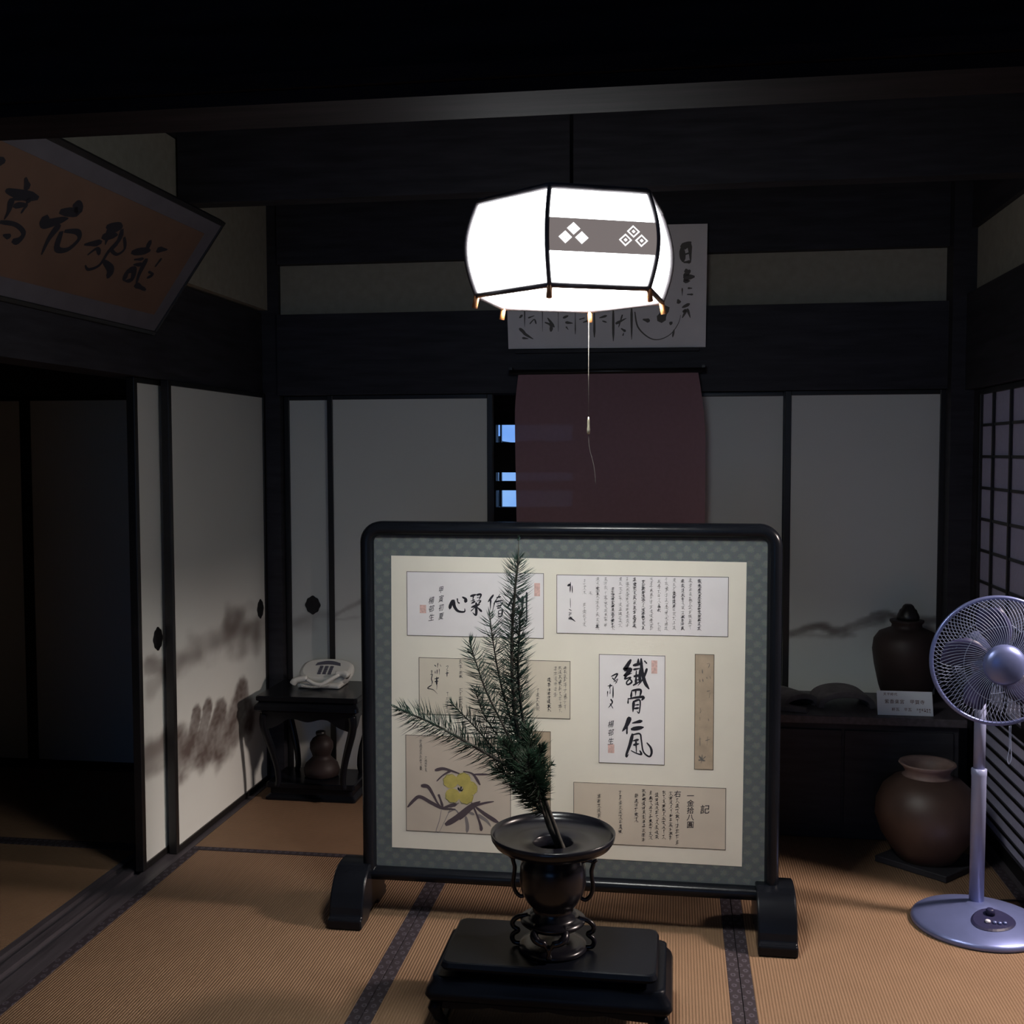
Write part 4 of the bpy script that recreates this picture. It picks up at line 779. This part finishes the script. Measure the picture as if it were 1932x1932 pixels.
br = thing('evergreen_branch', (VX, VY, 0.43), 'dark green evergreen branch standing in the bronze vase', 'branch')
TR = [(-0.268, 2.63, 0.43), (-0.280, 2.62, 0.465), (-0.298, 2.62, 0.505), (-0.316, 2.62, 0.569), (-0.331, 2.62, 0.634), (-0.351, 2.62, 0.699)]
MB().tube(smooth_path(TR, 5), [0.0125 - 0.006 * i / 25 for i in range(26)], 10).build('stem', M['bark'], br)
MB().tube(smooth_path([(-0.262, 2.612, 0.44), (-0.285, 2.60, 0.51), (-0.311, 2.585, 0.590), (-0.322, 2.57, 0.64)], 5), [0.006 - 0.002 * i / 15 for i in range(16)], 8).build('side_stem', M['bark'], br)
def sprig(P, ln, step, seed, start=0.0, thick=0.0032, tilt=0.9, mt='needle', per=4, wn=0.00105, droop=0.2):
    rg = random.Random(seed); C = smooth_path(P, 8)
    tw = MB().tube(C, [thick * (1 - 0.6 * i / (len(C) - 1)) for i in range(len(C))], 6).build('twig', M['bark'], br)
    L = [0]
    for a, b in zip(C, C[1:]): L.append(L[-1] + (b - a).length)
    tot = L[-1]; m = MB(); s = tot * start
    while s < tot:
        i = max(k for k in range(len(L)) if L[k] <= s); i = min(i, len(C) - 2)
        t = (s - L[i]) / max(1e-6, L[i + 1] - L[i]); p = C[i].lerp(C[i + 1], t); d = (C[i + 1] - C[i]).normalized()
        a0 = Vector((0, 1, 0)); e1 = (a0 - d * a0.dot(d)).normalized(); e2 = d.cross(e1)
        end = min(1.0, (tot - s) / 0.05)
        for k in range(per):
            an = rg.uniform(0, 2 * math.pi)
            # needles spread mostly to the two sides
            sd = e2 * math.cos(an) + e1 * math.sin(an) * 0.65
            l = ln * rg.uniform(0.65, 1.1) * (0.42 + 0.58 * end)
            dirn = (sd * tilt + d * rg.uniform(0.30, 0.75) * (1.7 - end)).normalized()
            q1 = p + dirn * l * 0.5 + d * l * 0.04; q2 = p + dirn * l + d * l * 0.26 - Vector((0, 0, 1)) * l * droop * rg.uniform(0, 0.6)
            w0 = wn * rg.uniform(0.8, 1.25); x = dirn.cross(Vector((0.3, 1, 0.2))).normalized(); y = dirn.cross(x)
            tri = [x, -x * .5 + y * .87, -x * .5 - y * .87]
            vs = [p + q * w0 * .7 for q in tri] + [q1 + q * w0 for q in tri] + [q2]
            m.add(vs, [(0, 1, 4, 3), (1, 2, 5, 4), (2, 0, 3, 5), (3, 4, 6), (4, 5, 6), (5, 3, 6)])
        s += step
    m.build('needles', M[mt], tw)
sprig([(-.351, 2.62, .659), (-.377, 2.62, .737), (-.387, 2.62, .841), (-.388, 2.62, .957), (-.380, 2.62, 1.073), (-.371, 2.62, 1.150)], .052, .0040, 1, per=4, tilt=1.0, thick=.0058)
sprig([(-.373, 2.62, 1.135), (-.371, 2.62, 1.198)], .012, .004, 21, start=.85, thick=.0014, per=8, tilt=1.0)
sprig([(-.344, 2.625, .66), (-.364, 2.625, .763), (-.374, 2.625, .867), (-.372, 2.625, .940), (-.368, 2.625, 1.020)], .048, .0046, 2, per=4, tilt=1.0, thick=.0045)
sprig([(-.367, 2.64, .666), (-.393, 2.64, .744), (-.419, 2.64, .835), (-.436, 2.64, .927), (-.446, 2.64, 1.005)], .046, .0058, 3, per=4, tilt=1.05, thick=.0032)
sprig([(-.368, 2.60, .664), (-.406, 2.60, .741), (-.445, 2.60, .817), (-.471, 2.60, .888), (-.490, 2.60, .948)], .046, .0056, 4, per=4, tilt=1.05, thick=.0032)
sprig([(-.339, 2.58, .62), (-.416, 2.58, .662), (-.494, 2.58, .704), (-.572, 2.58, .744), (-.637, 2.58, .770), (-.660, 2.58, .779)], .056, .0042, 5, thick=.0042, per=4, droop=.1, tilt=1.1)
sprig([(-.655, 2.58, .777), (-.679, 2.58, .787)], .010, .004, 22, thick=.0014, per=4)
sprig([(-.355, 2.60, .639), (-.419, 2.60, .675), (-.478, 2.60, .738), (-.536, 2.60, .794)], .042, .0052, 6, per=4, thick=.0032)
sprig([(-.364, 2.615, .646), (-.409, 2.615, .696), (-.455, 2.615, .760), (-.478, 2.615, .825)], .044, .0050, 7, per=4, thick=.0026)
sprig([(-.320, 2.60, .585), (-.332, 2.60, .634), (-.338, 2.60, .690), (-.346, 2.60, .740)], .054, .0024, 8, mt='needle2', per=5)
sprig([(-.320, 2.575, .58), (-.320, 2.56, .645), (-.314, 2.56, .688), (-.306, 2.56, .706)], .040, .0025, 9, mt='needle2', per=5, tilt=.75)
sprig([(-.316, 2.57, .59), (-.331, 2.53, .640), (-.334, 2.51, .680), (-.330, 2.50, .705)], .054, .0025, 10, mt='needle2', per=5)
sprig([(-.312, 2.58, .560), (-.352, 2.56, .605), (-.392, 2.56, .634), (-.424, 2.56, .645)], .050, .0032, 11, mt='needle2', per=5)
sprig([(-.306, 2.59, .535), (-.332, 2.58, .562), (-.356, 2.58, .585), (-.380, 2.58, .602)], .036, .0026, 12, mt='needle2', per=5)
sprig([(-.314, 2.57, .575), (-.314, 2.54, .61), (-.322, 2.51, .64), (-.328, 2.49, .66)], .042, .0026, 13, mt='needle2', per=5)
sprig([(-.318, 2.60, .60), (-.306, 2.58, .63), (-.290, 2.57, .655), (-.284, 2.56, .664)], .030, .0060, 14, mt='needle2', per=3, thick=.002)
sprig([(-.330, 2.60, .62), (-.360, 2.57, .655), (-.385, 2.56, .69), (-.40, 2.55, .72)], .044, .0026, 15, mt='needle2', per=5)
MB().tube(smooth_path([(-.300, 2.600, .505), (-.318, 2.565, .585), (-.326, 2.54, .64)], 6), .003, 6).build('side_stem', M['bark'], br)

# ================================================================== electric fan
FX, FY, FZ = 0.897, 3.225, 0.816
fan = thing('electric_fan', (FX, 3.365, 0), 'blue-grey electric pedestal fan beside the shoji', 'fan')
MB().lathe((FX, 3.365), [(0.186, 0.0), (0.190, 0.006), (0.188, 0.014), (0.180, 0.020), (0.150, 0.031), (0.100, 0.046), (0.060, 0.056), (0.036, 0.062), (0.030, 0.066), (0.0005, 0.066)], 72, False).build('base', M['fan'], fan)
def slopept(dx, dy, h=0.0):
    r = math.hypot(dx, dy); z = 0.0
    P = [(0.0, 0.066), (0.036, 0.062), (0.06, 0.056), (0.10, 0.046), (0.15, 0.031), (0.18, 0.020), (0.19, 0.01)]
    for (a, za), (b, zb) in zip(P, P[1:]):
        if a <= r <= b: z = za + (zb - za) * (r - a) / (b - a)
    return (FX + dx, 3.365 + dy, z + h)
poly = []
for k in range(32):
    a = 2 * math.pi * k / 32; poly.append((0.020 + 0.062 * math.cos(a) + 0.016 * math.sin(a), -0.080 + 0.052 * math.sin(a)))
m = MB(); n = len(poly)
m.add([slopept(u, v, 0.0015) for u, v in poly] + [slopept(0.020 + (u - 0.020) * .9, -0.080 + (v + .080) * .9, 0.005) for u, v in poly] + [slopept(0.020, -0.080, 0.005)],
      [(i, (i + 1) % n, n + (i + 1) % n, n + i) for i in range(n)] + [(n + i, n + (i + 1) % n, 2 * n) for i in range(n)])
cp = m.build('control_panel', M['fandark'], fan)
x, y, z = slopept(0.016, -0.062, 0.004); MB().lathe((x, y), [(0.013, z), (0.012, z + 0.014), (0.009, z + 0.017)], 24).build('timer_knob', M['fandark'], cp)
for i, (dx, dy) in enumerate(((0.000, -0.098), (0.018, -0.102), (0.032, -0.102), (0.047, -0.098))):
    x, y, z = slopept(dx, dy, 0.003); rr = 0.0075 if i == 0 else 0.0055
    MB().lathe((x, y), [(rr, z), (rr, z + 0.006), (rr * .6, z + 0.008)], 16).build('push_button', M['fanbtn'] if i == 0 else M['fan'], cp)
MB().lathe((FX, 3.39), [(0.021, 0.055), (0.021, 0.440), (0.022, 0.445), (0.022, 0.462), (0.018, 0.464)], 32).build('lower_pole', M['fanpole'], fan)
MB().lathe((FX, 3.39), [(0.0165, 0.45), (0.0165, 0.730)], 32).build('upper_pole', M['fanpole'], fan)
# motor housing
def ylathe(mb, c, prof, n=48):
    vs = []; fs = []
    for r, y in prof:
        for k in range(n):
            a = 2 * math.pi * k / n; vs.append((c[0] + r * math.cos(a), y, c[2] + r * math.sin(a)))
    for i in range(len(prof) - 1):
        for k in range(n):
            k2 = (k + 1) % n; fs.append((i * n + k, i * n + k2, (i + 1) * n + k2, (i + 1) * n + k))
    fs.append(tuple(range(n))); fs.append(tuple((len(prof) - 1) * n + k for k in range(n)))
    return mb.add(vs, fs, True)
mh = MB(); ylathe(mh, (FX, 0, FZ), [(0.046, 3.30), (0.058, 3.31), (0.060, 3.36), (0.055, 3.41), (0.042, 3.44), (0.02, 3.452)])
mh.lathe((FX, 3.39), [(0.024, 0.705), (0.026, 0.78)], 24); mh.build('motor_housing', M['fan'], fan)
GR = 0.182
MB().ring((FX, FY, FZ), GR - .004, 0.0062, 'Y', 96, 10).build('guard_ring', M['fan'], fan)
def guard(name, sgn, depth, r_in, count, twist):
    m = MB()
    for k in range(count):
        a0 = 2 * math.pi * k / count; P = []
        for i in range(9):
            t = i / 8; r = r_in + (GR - 0.006 - r_in) * t; y = FY - sgn * depth * math.sqrt(max(0, 1 - t ** 3.2))
            a = a0 + twist * (t ** 1.5); P.append((FX + r * math.cos(a), y, FZ + r * math.sin(a)))
        m.tube(P, 0.00095, 4, False)
    for rr in (0.105,):
        t = (rr - r_in) / (GR - .006 - r_in); m.ring((FX, FY - sgn * depth * math.sqrt(1 - t ** 3.2) + sgn * .002, FZ), rr, 0.0011, 'Y', 72, 5)
    return m.build(name, M['fanwire'], fan)
guard('front_guard', 1, 0.062, 0.050, 92, 0.42)
guard('rear_guard', -1, 0.058, 0.060, 80, -0.42)
hb = MB(); ylathe(hb, (FX, 0, FZ), [(0.056, FY - 0.058), (0.057, FY - 0.064), (0.050, FY - 0.075), (0.036, FY - 0.082), (0.018, FY - 0.086), (0.001, FY - 0.087)]); hb.build('hub_cap', M['fan'], fan)
for k in range(5):
    m = MB(); vs = []; a0 = 2 * math.pi * k / 5 + 0.25
    for i in range(9):
        r = 0.028 + 0.122 * i / 8; wd = 0.32 + 0.42 * math.sin(math.pi * min(1, 0.15 + i / 9))
        for j in range(7):
            u = j / 6 - 0.5; a = a0 + u * wd * 1.3 + 0.25 * (i / 8)
            vs.append((FX + r * math.cos(a), FY + 0.008 + 0.030 * u - 0.01 * math.cos(u * 3), FZ + r * math.sin(a)))
    m.add(vs, [(i * 7 + j, i * 7 + j + 1, (i + 1) * 7 + j + 1, (i + 1) * 7 + j) for i in range(8) for j in range(6)], True)
    o = m.build('blade', M['fanblade'], fan); md = o.modifiers.new('thickness', 'SOLIDIFY'); md.thickness = 0.0016
m = MB(); ylathe(m, (FX, 0, FZ), [(0.030, FY - .012), (0.030, FY + .05)], 32); m.build('spindle', M['fanblade'], fan)
MB().tube(smooth_path([(FX + .03, 3.21, .636), (FX + .031, 3.21, .57), (FX + .026, 3.21, .545), (FX + .031, 3.21, .528), (FX + .037, 3.21, .545), (FX + .035, 3.21, .58), (FX + .034, 3.21, .637)], 5), 0.0012, 6).build('tag_loop', M['fanwire'], fan)
MB().tube(smooth_path([(FX + .06, 3.53, .008), (FX + .14, 3.555, .005), (FX + .19, 3.56, .004), (1.09, 3.57, .004)], 6), 0.003, 6).build('power_cord', M['blackframe'], fan)

# ================================================================== right corner: chest, jar, tiles, card, urn
ch = thing('low_chest', (0.63, 4.25, 0), 'low dark wooden chest along the back wall with an old jar on top', 'chest')
MB().box(0.215, 1.005, 4.062, 4.44, 0.001, 0.425).build('body', M['wood'], ch, 0.003)
MB().box(0.195, 1.025, 4.035, 4.455, 0.4255, 0.455).build('chest_top', M['sill'], ch, 0.003)
for x0, x1 in ((0.235, 0.60), (0.61, 0.985)):
    MB().box(x0, x1, 4.053, 4.0618, 0.05, 0.40).build('front_panel', M['wood'], ch, 0.002)
jar = thing('lidded_jar', (0.868, 4.30, 0.455), 'dark round stoneware jar with a black knobbed lid on the low chest', 'jar')
MB().lathe((0.868, 4.30), [(0.06, 0.4552), (0.078, 0.457), (0.100, 0.52), (0.117, 0.60), (0.124, 0.655), (0.119, 0.695), (0.100, 0.722), (0.070, 0.735), (0.056, 0.741), (0.054, 0.752), (0.062, 0.762), (0.062, 0.768), (0.05, 0.77)], 56).build('body', M['darkclay'], jar)
MB().lathe((0.872, 4.30), [(0.040, 0.7705), (0.041, 0.780), (0.038, 0.790), (0.034, 0.797), (0.031, 0.806), (0.024, 0.812), (0.019, 0.822), (0.012, 0.828), (0.001, 0.829)], 40).build('lid', M['blackframe'], jar)
def arch_tile(name, cx, cy, z, wid, hgt, ln, rot, label):
    t = 0.022; n = 20; P = []
    for i in range(n + 1):
        a = math.pi * i / n; P.append((math.cos(a) * wid / 2, math.sin(a) ** 0.8 * hgt))
    for i in range(n, -1, -1):
        a = math.pi * i / n; P.append((math.cos(a) * (wid / 2 - t), max(0, math.sin(a) ** 0.8 * hgt - t * math.sin(a))))
    c, s = math.cos(rot), math.sin(rot)
    o = MB().prism(P, (-ln / 2, ln / 2), lambda u, v, w: (cx + u * c - w * s, cy + u * s + w * c, z + v)).build(name, M['tile'], None, 0.003)
    return tag(o, label, 'roof tile', 'old roof tiles on the chest')
arch_tile('roof_tile', 0.625, 4.24, 0.4552, 0.21, 0.062, 0.17, 0.1, 'large arched old roof tile on the chest left of the white card')
arch_tile('roof_tile', 0.425, 4.22, 0.4552, 0.17, 0.052, 0.16, 0.55, 'smaller broken roof tile on the chest next to the screen edge')
fl = MB().prism([(-0.075, 0), (0.07, 0), (0.06, 0.012), (-0.02, 0.02), (-0.07, 0.016)], (-0.02, 0.02), lambda u, v, w: (0.42 + u * .95 + w * .3, 4.10 - u * .25 + w, 0.4552 + v)).build('tile_shard', M['tile'], None, 0.002)
tag(fl, 'thin flat tile shard lying in front of the smaller roof tile', 'shard')
cd = thing('name_card', (0.82, 4.09, 0.455), 'white handwritten name card leaning on the front of the low chest', 'card')
def CF(u, v, w):   # card plane leaning back; u to the right, v up the card, w out towards the viewer
    return Vector((0.8225 + u, 4.072 + 0.34 * v - 0.94 * w, 0.4562 + 0.94 * v + 0.34 * w))
MB().prism([(-0.096, 0.0), (0.096, 0.0), (0.096, 0.087), (-0.096, 0.087)], (0.0, 0.0014), CF).build('card_board', M['card'], cd)
m = MB(); glyphs(m, '天平時代', -0.068, 0.075, 0.0115, CF, 0.0019, False, .05); glyphs(m, '紫香楽宮 甲賀寺', -0.062, 0.049, 0.0165, CF, 0.0019, False, .03, step=1.06)
glyphs(m, '軒瓦 平瓦', -0.040, 0.021, 0.013, CF, 0.0019, False, .03)
for i in range(6): scribble(m, 0.042 + i * .0085, 0.026, 0.016, 0.008, CF, 0.0019, 300 + i, 0.0012)
m.build('handwriting', M['cardink'], cd)

pb = MB().prism([(0.684, 3.849), (0.879, 3.679), (1.050, 3.860), (0.855, 4.030)], (0.0005, 0.022), lambda u, v, w: (u, v, w)).build('square_board', M['wood'], None, 0.003)
tag(pb, 'dark square board turned cornerwise under the big stoneware urn', 'board')
urn = thing('stoneware_urn', (0.852, 3.85, 0.022), 'big round brown stoneware urn on a board behind the fan pole', 'urn')
MB().lathe((0.852, 3.85), [(0.085, 0.0222), (0.094, 0.024), (0.118, 0.060), (0.150, 0.110), (0.168, 0.165), (0.165, 0.215), (0.145, 0.262), (0.112, 0.292), (0.090, 0.302), (0.082, 0.306)], 64, False).build('body', M['clay'], urn)
MB().lathe((0.852, 3.85), [(0.086, 0.302), (0.074, 0.310), (0.072, 0.320), (0.080, 0.334), (0.093, 0.346), (0.091, 0.351), (0.080, 0.347), (0.066, 0.330), (0.062, 0.300), (0.060, 0.24)], 64, False).build('rim', M['clayrim'], urn)

# ================================================================== left corner: telephone table
tt = thing('telephone_table', (-1.43, 4.28, 0), 'small black lacquered table with bent legs under the telephone', 'table')
loops = []
for e, z in ((0.0, 0.432), (0.005, 0.428), (0.005, 0.414), (-0.004, 0.408), (0.010, 0.392), (0.012, 0.378), (-0.002, 0.368)):
    loops.append([(x, y, z) for x, y in rrect(-1.630 - e, -1.225 + e, 4.115 - e, 4.44 + e, 0.012, 0.012, 4)])
m = MB(); loft(m, loops, False, False); m.add(loops[0], [tuple(range(len(loops[0])))]); m.add(loops[-1], [tuple(range(len(loops[-1])))])
m.build('table_top', M['lacquer'], tt)
def tap(u0, u1, frame):
    P = [(u0, 0.369), (u1, 0.369)]
    for i in range(36, -1, -1):
        t = i / 36; q = abs(2 * t - 1)
        P.append((u0 + (u1 - u0) * t, 0.335 - 0.055 * max(0, (q - 0.45) / 0.55) ** 1.2 + 0.006 * math.cos(t * 2 * math.pi * 3)))
    return MB().prism(P, (0, 0.012), frame).build('apron', M['lacquer'], tt)
tap(-1.615, -1.240, lambda u, v, w: (u, 4.128 + w, v)); tap(-1.615, -1.240, lambda u, v, w: (u, 4.416 + w, v))
tap(4.142, 4.414, lambda u, v, w: (-1.618 + w, u, v)); tap(4.142, 4.414, lambda u, v, w: (-1.249 + w, u, v))
for sx, x in ((-1, -1.607), (1, -1.248)):
    for sy, y in ((-1, 4.138), (1, 4.418)):
        P = [(0, 0.368), (0.004, 0.335), (-0.004, 0.29), (-0.022, 0.23), (-0.040, 0.16), (-0.046, 0.10), (-0.040, 0.069)]
        MB().tube(smooth_path([(x + sx * a, y + sy * a * .5, z) for a, z in P], 4), [0.019 - 0.008 * i / 24 for i in range(25)], 8).build('leg', M['lacquer'], tt)
loops = []
for e, z in ((-0.006, 0.070), (0.0, 0.066), (0.0, 0.05), (-0.012, 0.044), (-0.012, 0.022), (0.004, 0.010), (0.004, 0.0005)):
    loops.append([(x, y, z) for x, y in rrect(-1.632 - e, -1.262 + e, 4.206 - e, 4.44 + e, 0.012, 0.012, 4)])
m = MB(); loft(m, loops, False, False); m.add(loops[0], [tuple(range(len(loops[0])))]); m.add(loops[-1], [tuple(range(len(loops[-1])))])
m.build('base_plinth', M['lacquer'], tt)
gd = thing('gourd_vase', (-1.437, 4.33, 0.07), 'dark brown gourd-shaped vase on the plinth of the telephone table', 'vase')
MB().lathe((-1.437, 4.33), [(0.062, 0.0702), (0.070, 0.076), (0.074, 0.098), (0.066, 0.122), (0.046, 0.141), (0.036, 0.152), (0.040, 0.164), (0.048, 0.186), (0.047, 0.208), (0.036, 0.226), (0.021, 0.236), (0.018, 0.240)], 40).build('body', M['darkclay'], gd)
MB().lathe((-1.440, 4.33), [(0.019, 0.2402), (0.021, 0.246), (0.020, 0.254), (0.014, 0.257)], 24).build('stopper', M['blackframe'], gd)

ph = thing('telephone', (-1.45, 4.30, 0.432), 'off-white desk telephone with dark keys on the black lacquered table', 'telephone')
def PH(u, v, w):    # body tipped towards the viewer: u right, v up the sloping face, w off it
    return Vector((-1.447 + u * 1.10, 4.240 + 0.87 * v - 0.49 * w, 0.462 + 0.49 * v + 0.87 * w))
m = MB(); n = 40; lp = []
for sc, w_ in ((0.94, -0.032), (1.0, -0.018), (1.0, -0.004), (0.95, 0.004), (0.85, 0.007)):
    lp.append([])
    for k in range(n):
        a = 2 * math.pi * k / n; c, s = math.cos(a), math.sin(a)
        u = 0.103 * math.copysign(abs(c) ** 0.7, c) * sc; v = 0.066 + 0.066 * math.copysign(abs(s) ** 0.75, s) * sc
        lp[-1].append(PH(u, v, w_))
loft(m, lp, True, False); m.add(lp[0], [tuple(range(n))]); m.add(lp[-1], [tuple(range(n))])
pb_ = m.build('body', M['phone'], ph)
MB().box(-1.545, -1.365, 4.212, 4.345, 0.4323, 0.452).build('foot_plate', M['phone'], ph, 0.008)
m = MB(); P = []
for k in range(24):
    t = k / 23; P.append((-0.042 + 0.090 * t, 0.098 + 0.014 * math.sin(math.pi * t)))
for k in range(23, -1, -1):
    t = k / 23; P.append((-0.046 + 0.098 * t, 0.082 + 0.008 * math.sin(math.pi * t)))
m.prism(P, (0.006, 0.009), PH).build('display_strip', M['phonedark'], pb_)
for k in range(3):
    for q in range(4):
        u = -0.026 + k * 0.020; v = 0.078 - q * 0.0135
        MB().prism([(u, v - .010), (u + .013, v - .010), (u + .013, v), (u, v)], (0.006, 0.0105), PH).build('key', M['phonedark'], pb_, 0.001)
hs = MB(); hs.tube(smooth_path([(-1.560, 4.205, 0.452), (-1.545, 4.205, 0.466), (-1.50, 4.21, 0.474)], 4), [0.014] * 4 + [0.012] * 5, 10)
hs.tube(smooth_path([(-1.388, 4.235, 0.49), (-1.355, 4.24, 0.492), (-1.335, 4.235, 0.482)], 4), [0.012] * 4 + [0.015] * 5, 10)
hs.tube(smooth_path([(-1.50, 4.205, 0.470), (-1.47, 4.20, 0.456), (-1.44, 4.20, 0.452), (-1.40, 4.215, 0.474), (-1.375, 4.232, 0.488)], 4), 0.008, 10)
hs.build('handset', M['phone'], ph)
m = MB(); P = []
for i in range(200):
    t = i / 199; base = Vector((-1.52, 4.195, 0.446)).lerp(Vector((-1.40, 4.195, 0.455)), t); base.z -= 0.008 * math.sin(math.pi * t)
    P.append((base.x, base.y + 0.0045 * math.cos(i * 0.9), base.z + 0.0045 * math.sin(i * 0.9)))
m.tube(P, 0.0013, 5); m.build('coiled_cord', M['phone'], ph)

ph.location += Vector((0.026, 0.060, 0.012))
for o in tt.children:
    if o.name.startswith(('table_top', 'apron')): o.location.z += 0.012

# ================================================================== hangings
nr = thing('noren_curtain', (-0.27, 4.40, 1.735), 'sheer dark red doorway curtain hanging from a rod on the back wall', 'curtain')
m = MB(); NU, NV = 60, 40; vs = []
for j in range(NV + 1):
    t = j / NV; z = 1.712 - 1.15 * t
    for i in range(NU + 1):
        s = i / NU; xl = -0.624 - 0.014 * math.sin(min(1, t * 7) * math.pi / 2) + 0.02 * max(0, t - .2); xr = 0.088 + 0.030 * math.sin(min(1, t * 4) * math.pi / 2)
        x = xl + (xr - xl) * s; y = 4.40 + (0.006 * math.sin(s * 9) + 0.004 * math.sin(s * 23 + 1)) * (0.3 + t) - 0.012 * abs(s - .5) * t
        vs.append((x, y, z))
m.add(vs, [(j * (NU + 1) + i, j * (NU + 1) + i + 1, (j + 1) * (NU + 1) + i + 1, (j + 1) * (NU + 1) + i) for j in range(NV) for i in range(NU)], True)
m.build('cloth', M['noren'], nr)
MB().tube([(-0.66, 4.40, 1.722), (0.115, 4.40, 1.722)], 0.010, 12).build('rod', M['blackframe'], nr)
for x in (-0.655, 0.108): MB().box(x - .006, x + .006, 4.40, 4.451, 1.716, 1.742).build('rod_bracket', M['blackframe'], nr)

KF = lambda u, v, w: Vector((u, 4.430 + 0.030 * (1.82 - v) * 1.0 - w, v))
pp = thing('calligraphy_board', (-0.275, 4.43, 1.817), 'white calligraphy board with round face drawing on the back wall behind the pendant lamp', 'board')
MB().prism([(-0.668, 1.819), (0.116, 1.814), (0.120, 2.290), (-0.682, 2.300)], (-0.008, 0.0), KF).build('paper', M['paperw'], pp)
m = MB()
for i, (wd, pts) in enumerate(DATA['CARD']): brush(m, pts, wd[0] * 1.2, KF, 0.0006 + i * 4e-6, True, i)
m.build('ink_writing', M['inkg'], pp)
MB().box(-0.64, 0.09, 4.452 - .030, 4.4519, 1.800, 1.8125).build('ledge', M['wood'], pp)

# plaque on the left wall, leaning out at the top
SB = Vector((-1.668, 0, 1.797)); SV = Vector((0.57898, 0, 0.81534)); SN = Vector((0.81534, 0, -0.57898))
SF = lambda u, v, w: Vector((-1.72, u, 1.7942)) + SV * v + SN * w
pq = thing('calligraphy_plaque', (-1.60, 2.6, 1.95), 'framed orange-brown calligraphy plaque leaning out from the left wall', 'plaque')
Y0, Y1, SH = 1.99, 3.4836, 0.4431
m = MB()
for q in ((Y0, Y1, 0.0, 0.014), (Y0, Y1, SH - 0.016, SH), (Y0, Y0 + .014, 0.014, SH - .016), (Y1 - .012, Y1, 0.014, SH - .016)):
    m.prism([(q[0], q[2]), (q[1], q[2]), (q[1], q[3]), (q[0], q[3])], (-0.022, 0.004), SF)
m.build('frame', M['blackframe'], pq, 0.002)
MB().prism([(Y0 + .01, .010), (Y1 - .009, .010), (Y1 - .009, SH - .012), (Y0 + .01, SH - .012)], (-0.018, 0.0), SF).build('border_cloth', M['plaquemat'], pq)
pan = MB().prism([(Y0 + .10, .062), (Y1 - .078, .070), (Y1 - .085, SH - .062), (Y0 + .10, SH - .066)], (0.0, 0.0012), SF).build('writing_panel', M['plaque'], pq)
m = MB()
for i, (wd, pts) in enumerate(DATA['SIGN']): brush(m, pts, wd[0] * 1.95, SF, 0.0018 + i * 4e-6, True, i)
m.build('ink_writing', M['ink'], pan)

# ================================================================== outside the rear window
gnd = struct(box('ground', M['ground'], None, -9, 7, 7.3, 20, -0.4, -0.3))
def crown(x, y, z, r, seed, parent):
    bm = bmesh.new(); bmesh.ops.create_icosphere(bm, subdivisions=4, radius=1.0)
    vs = []
    for v in bm.verts:
        n = noise.noise(v.co * 2.2 + Vector((seed, 0, 0))) * 0.35 + noise.noise(v.co * 6 + Vector((0, seed, 0))) * 0.18
        vs.append((x + v.co.x * r[0] * (1 + n), y + v.co.y * r[1] * (1 + n), max(-0.3, z + v.co.z * r[2] * (1 + n))))
    fs = [tuple(q.index for q in f.verts) for f in bm.faces]; bm.free()
    m = MB(); m.add(vs, fs, True); return m.build('crown', M['bush'], parent)
gt = thing('garden_tree', (-1.53, 9.6, -0.3), 'small dark garden tree silhouetted outside the night window', 'tree')
MB().tube([(-1.53, 9.6, -0.3), (-1.525, 9.6, 0.6), (-1.52, 9.6, 1.3)], [0.03, 0.022, 0.014], 8).build('trunk', M['bush'], gt)
crown(-1.30, 9.6, 1.38, (0.36, 0.22, 0.115), 1, gt); crown(-0.95, 9.65, 1.37, (0.22, 0.2, 0.12), 5, gt); crown(-1.545, 9.58, 1.44, (0.06, 0.06, 0.10), 9, gt)
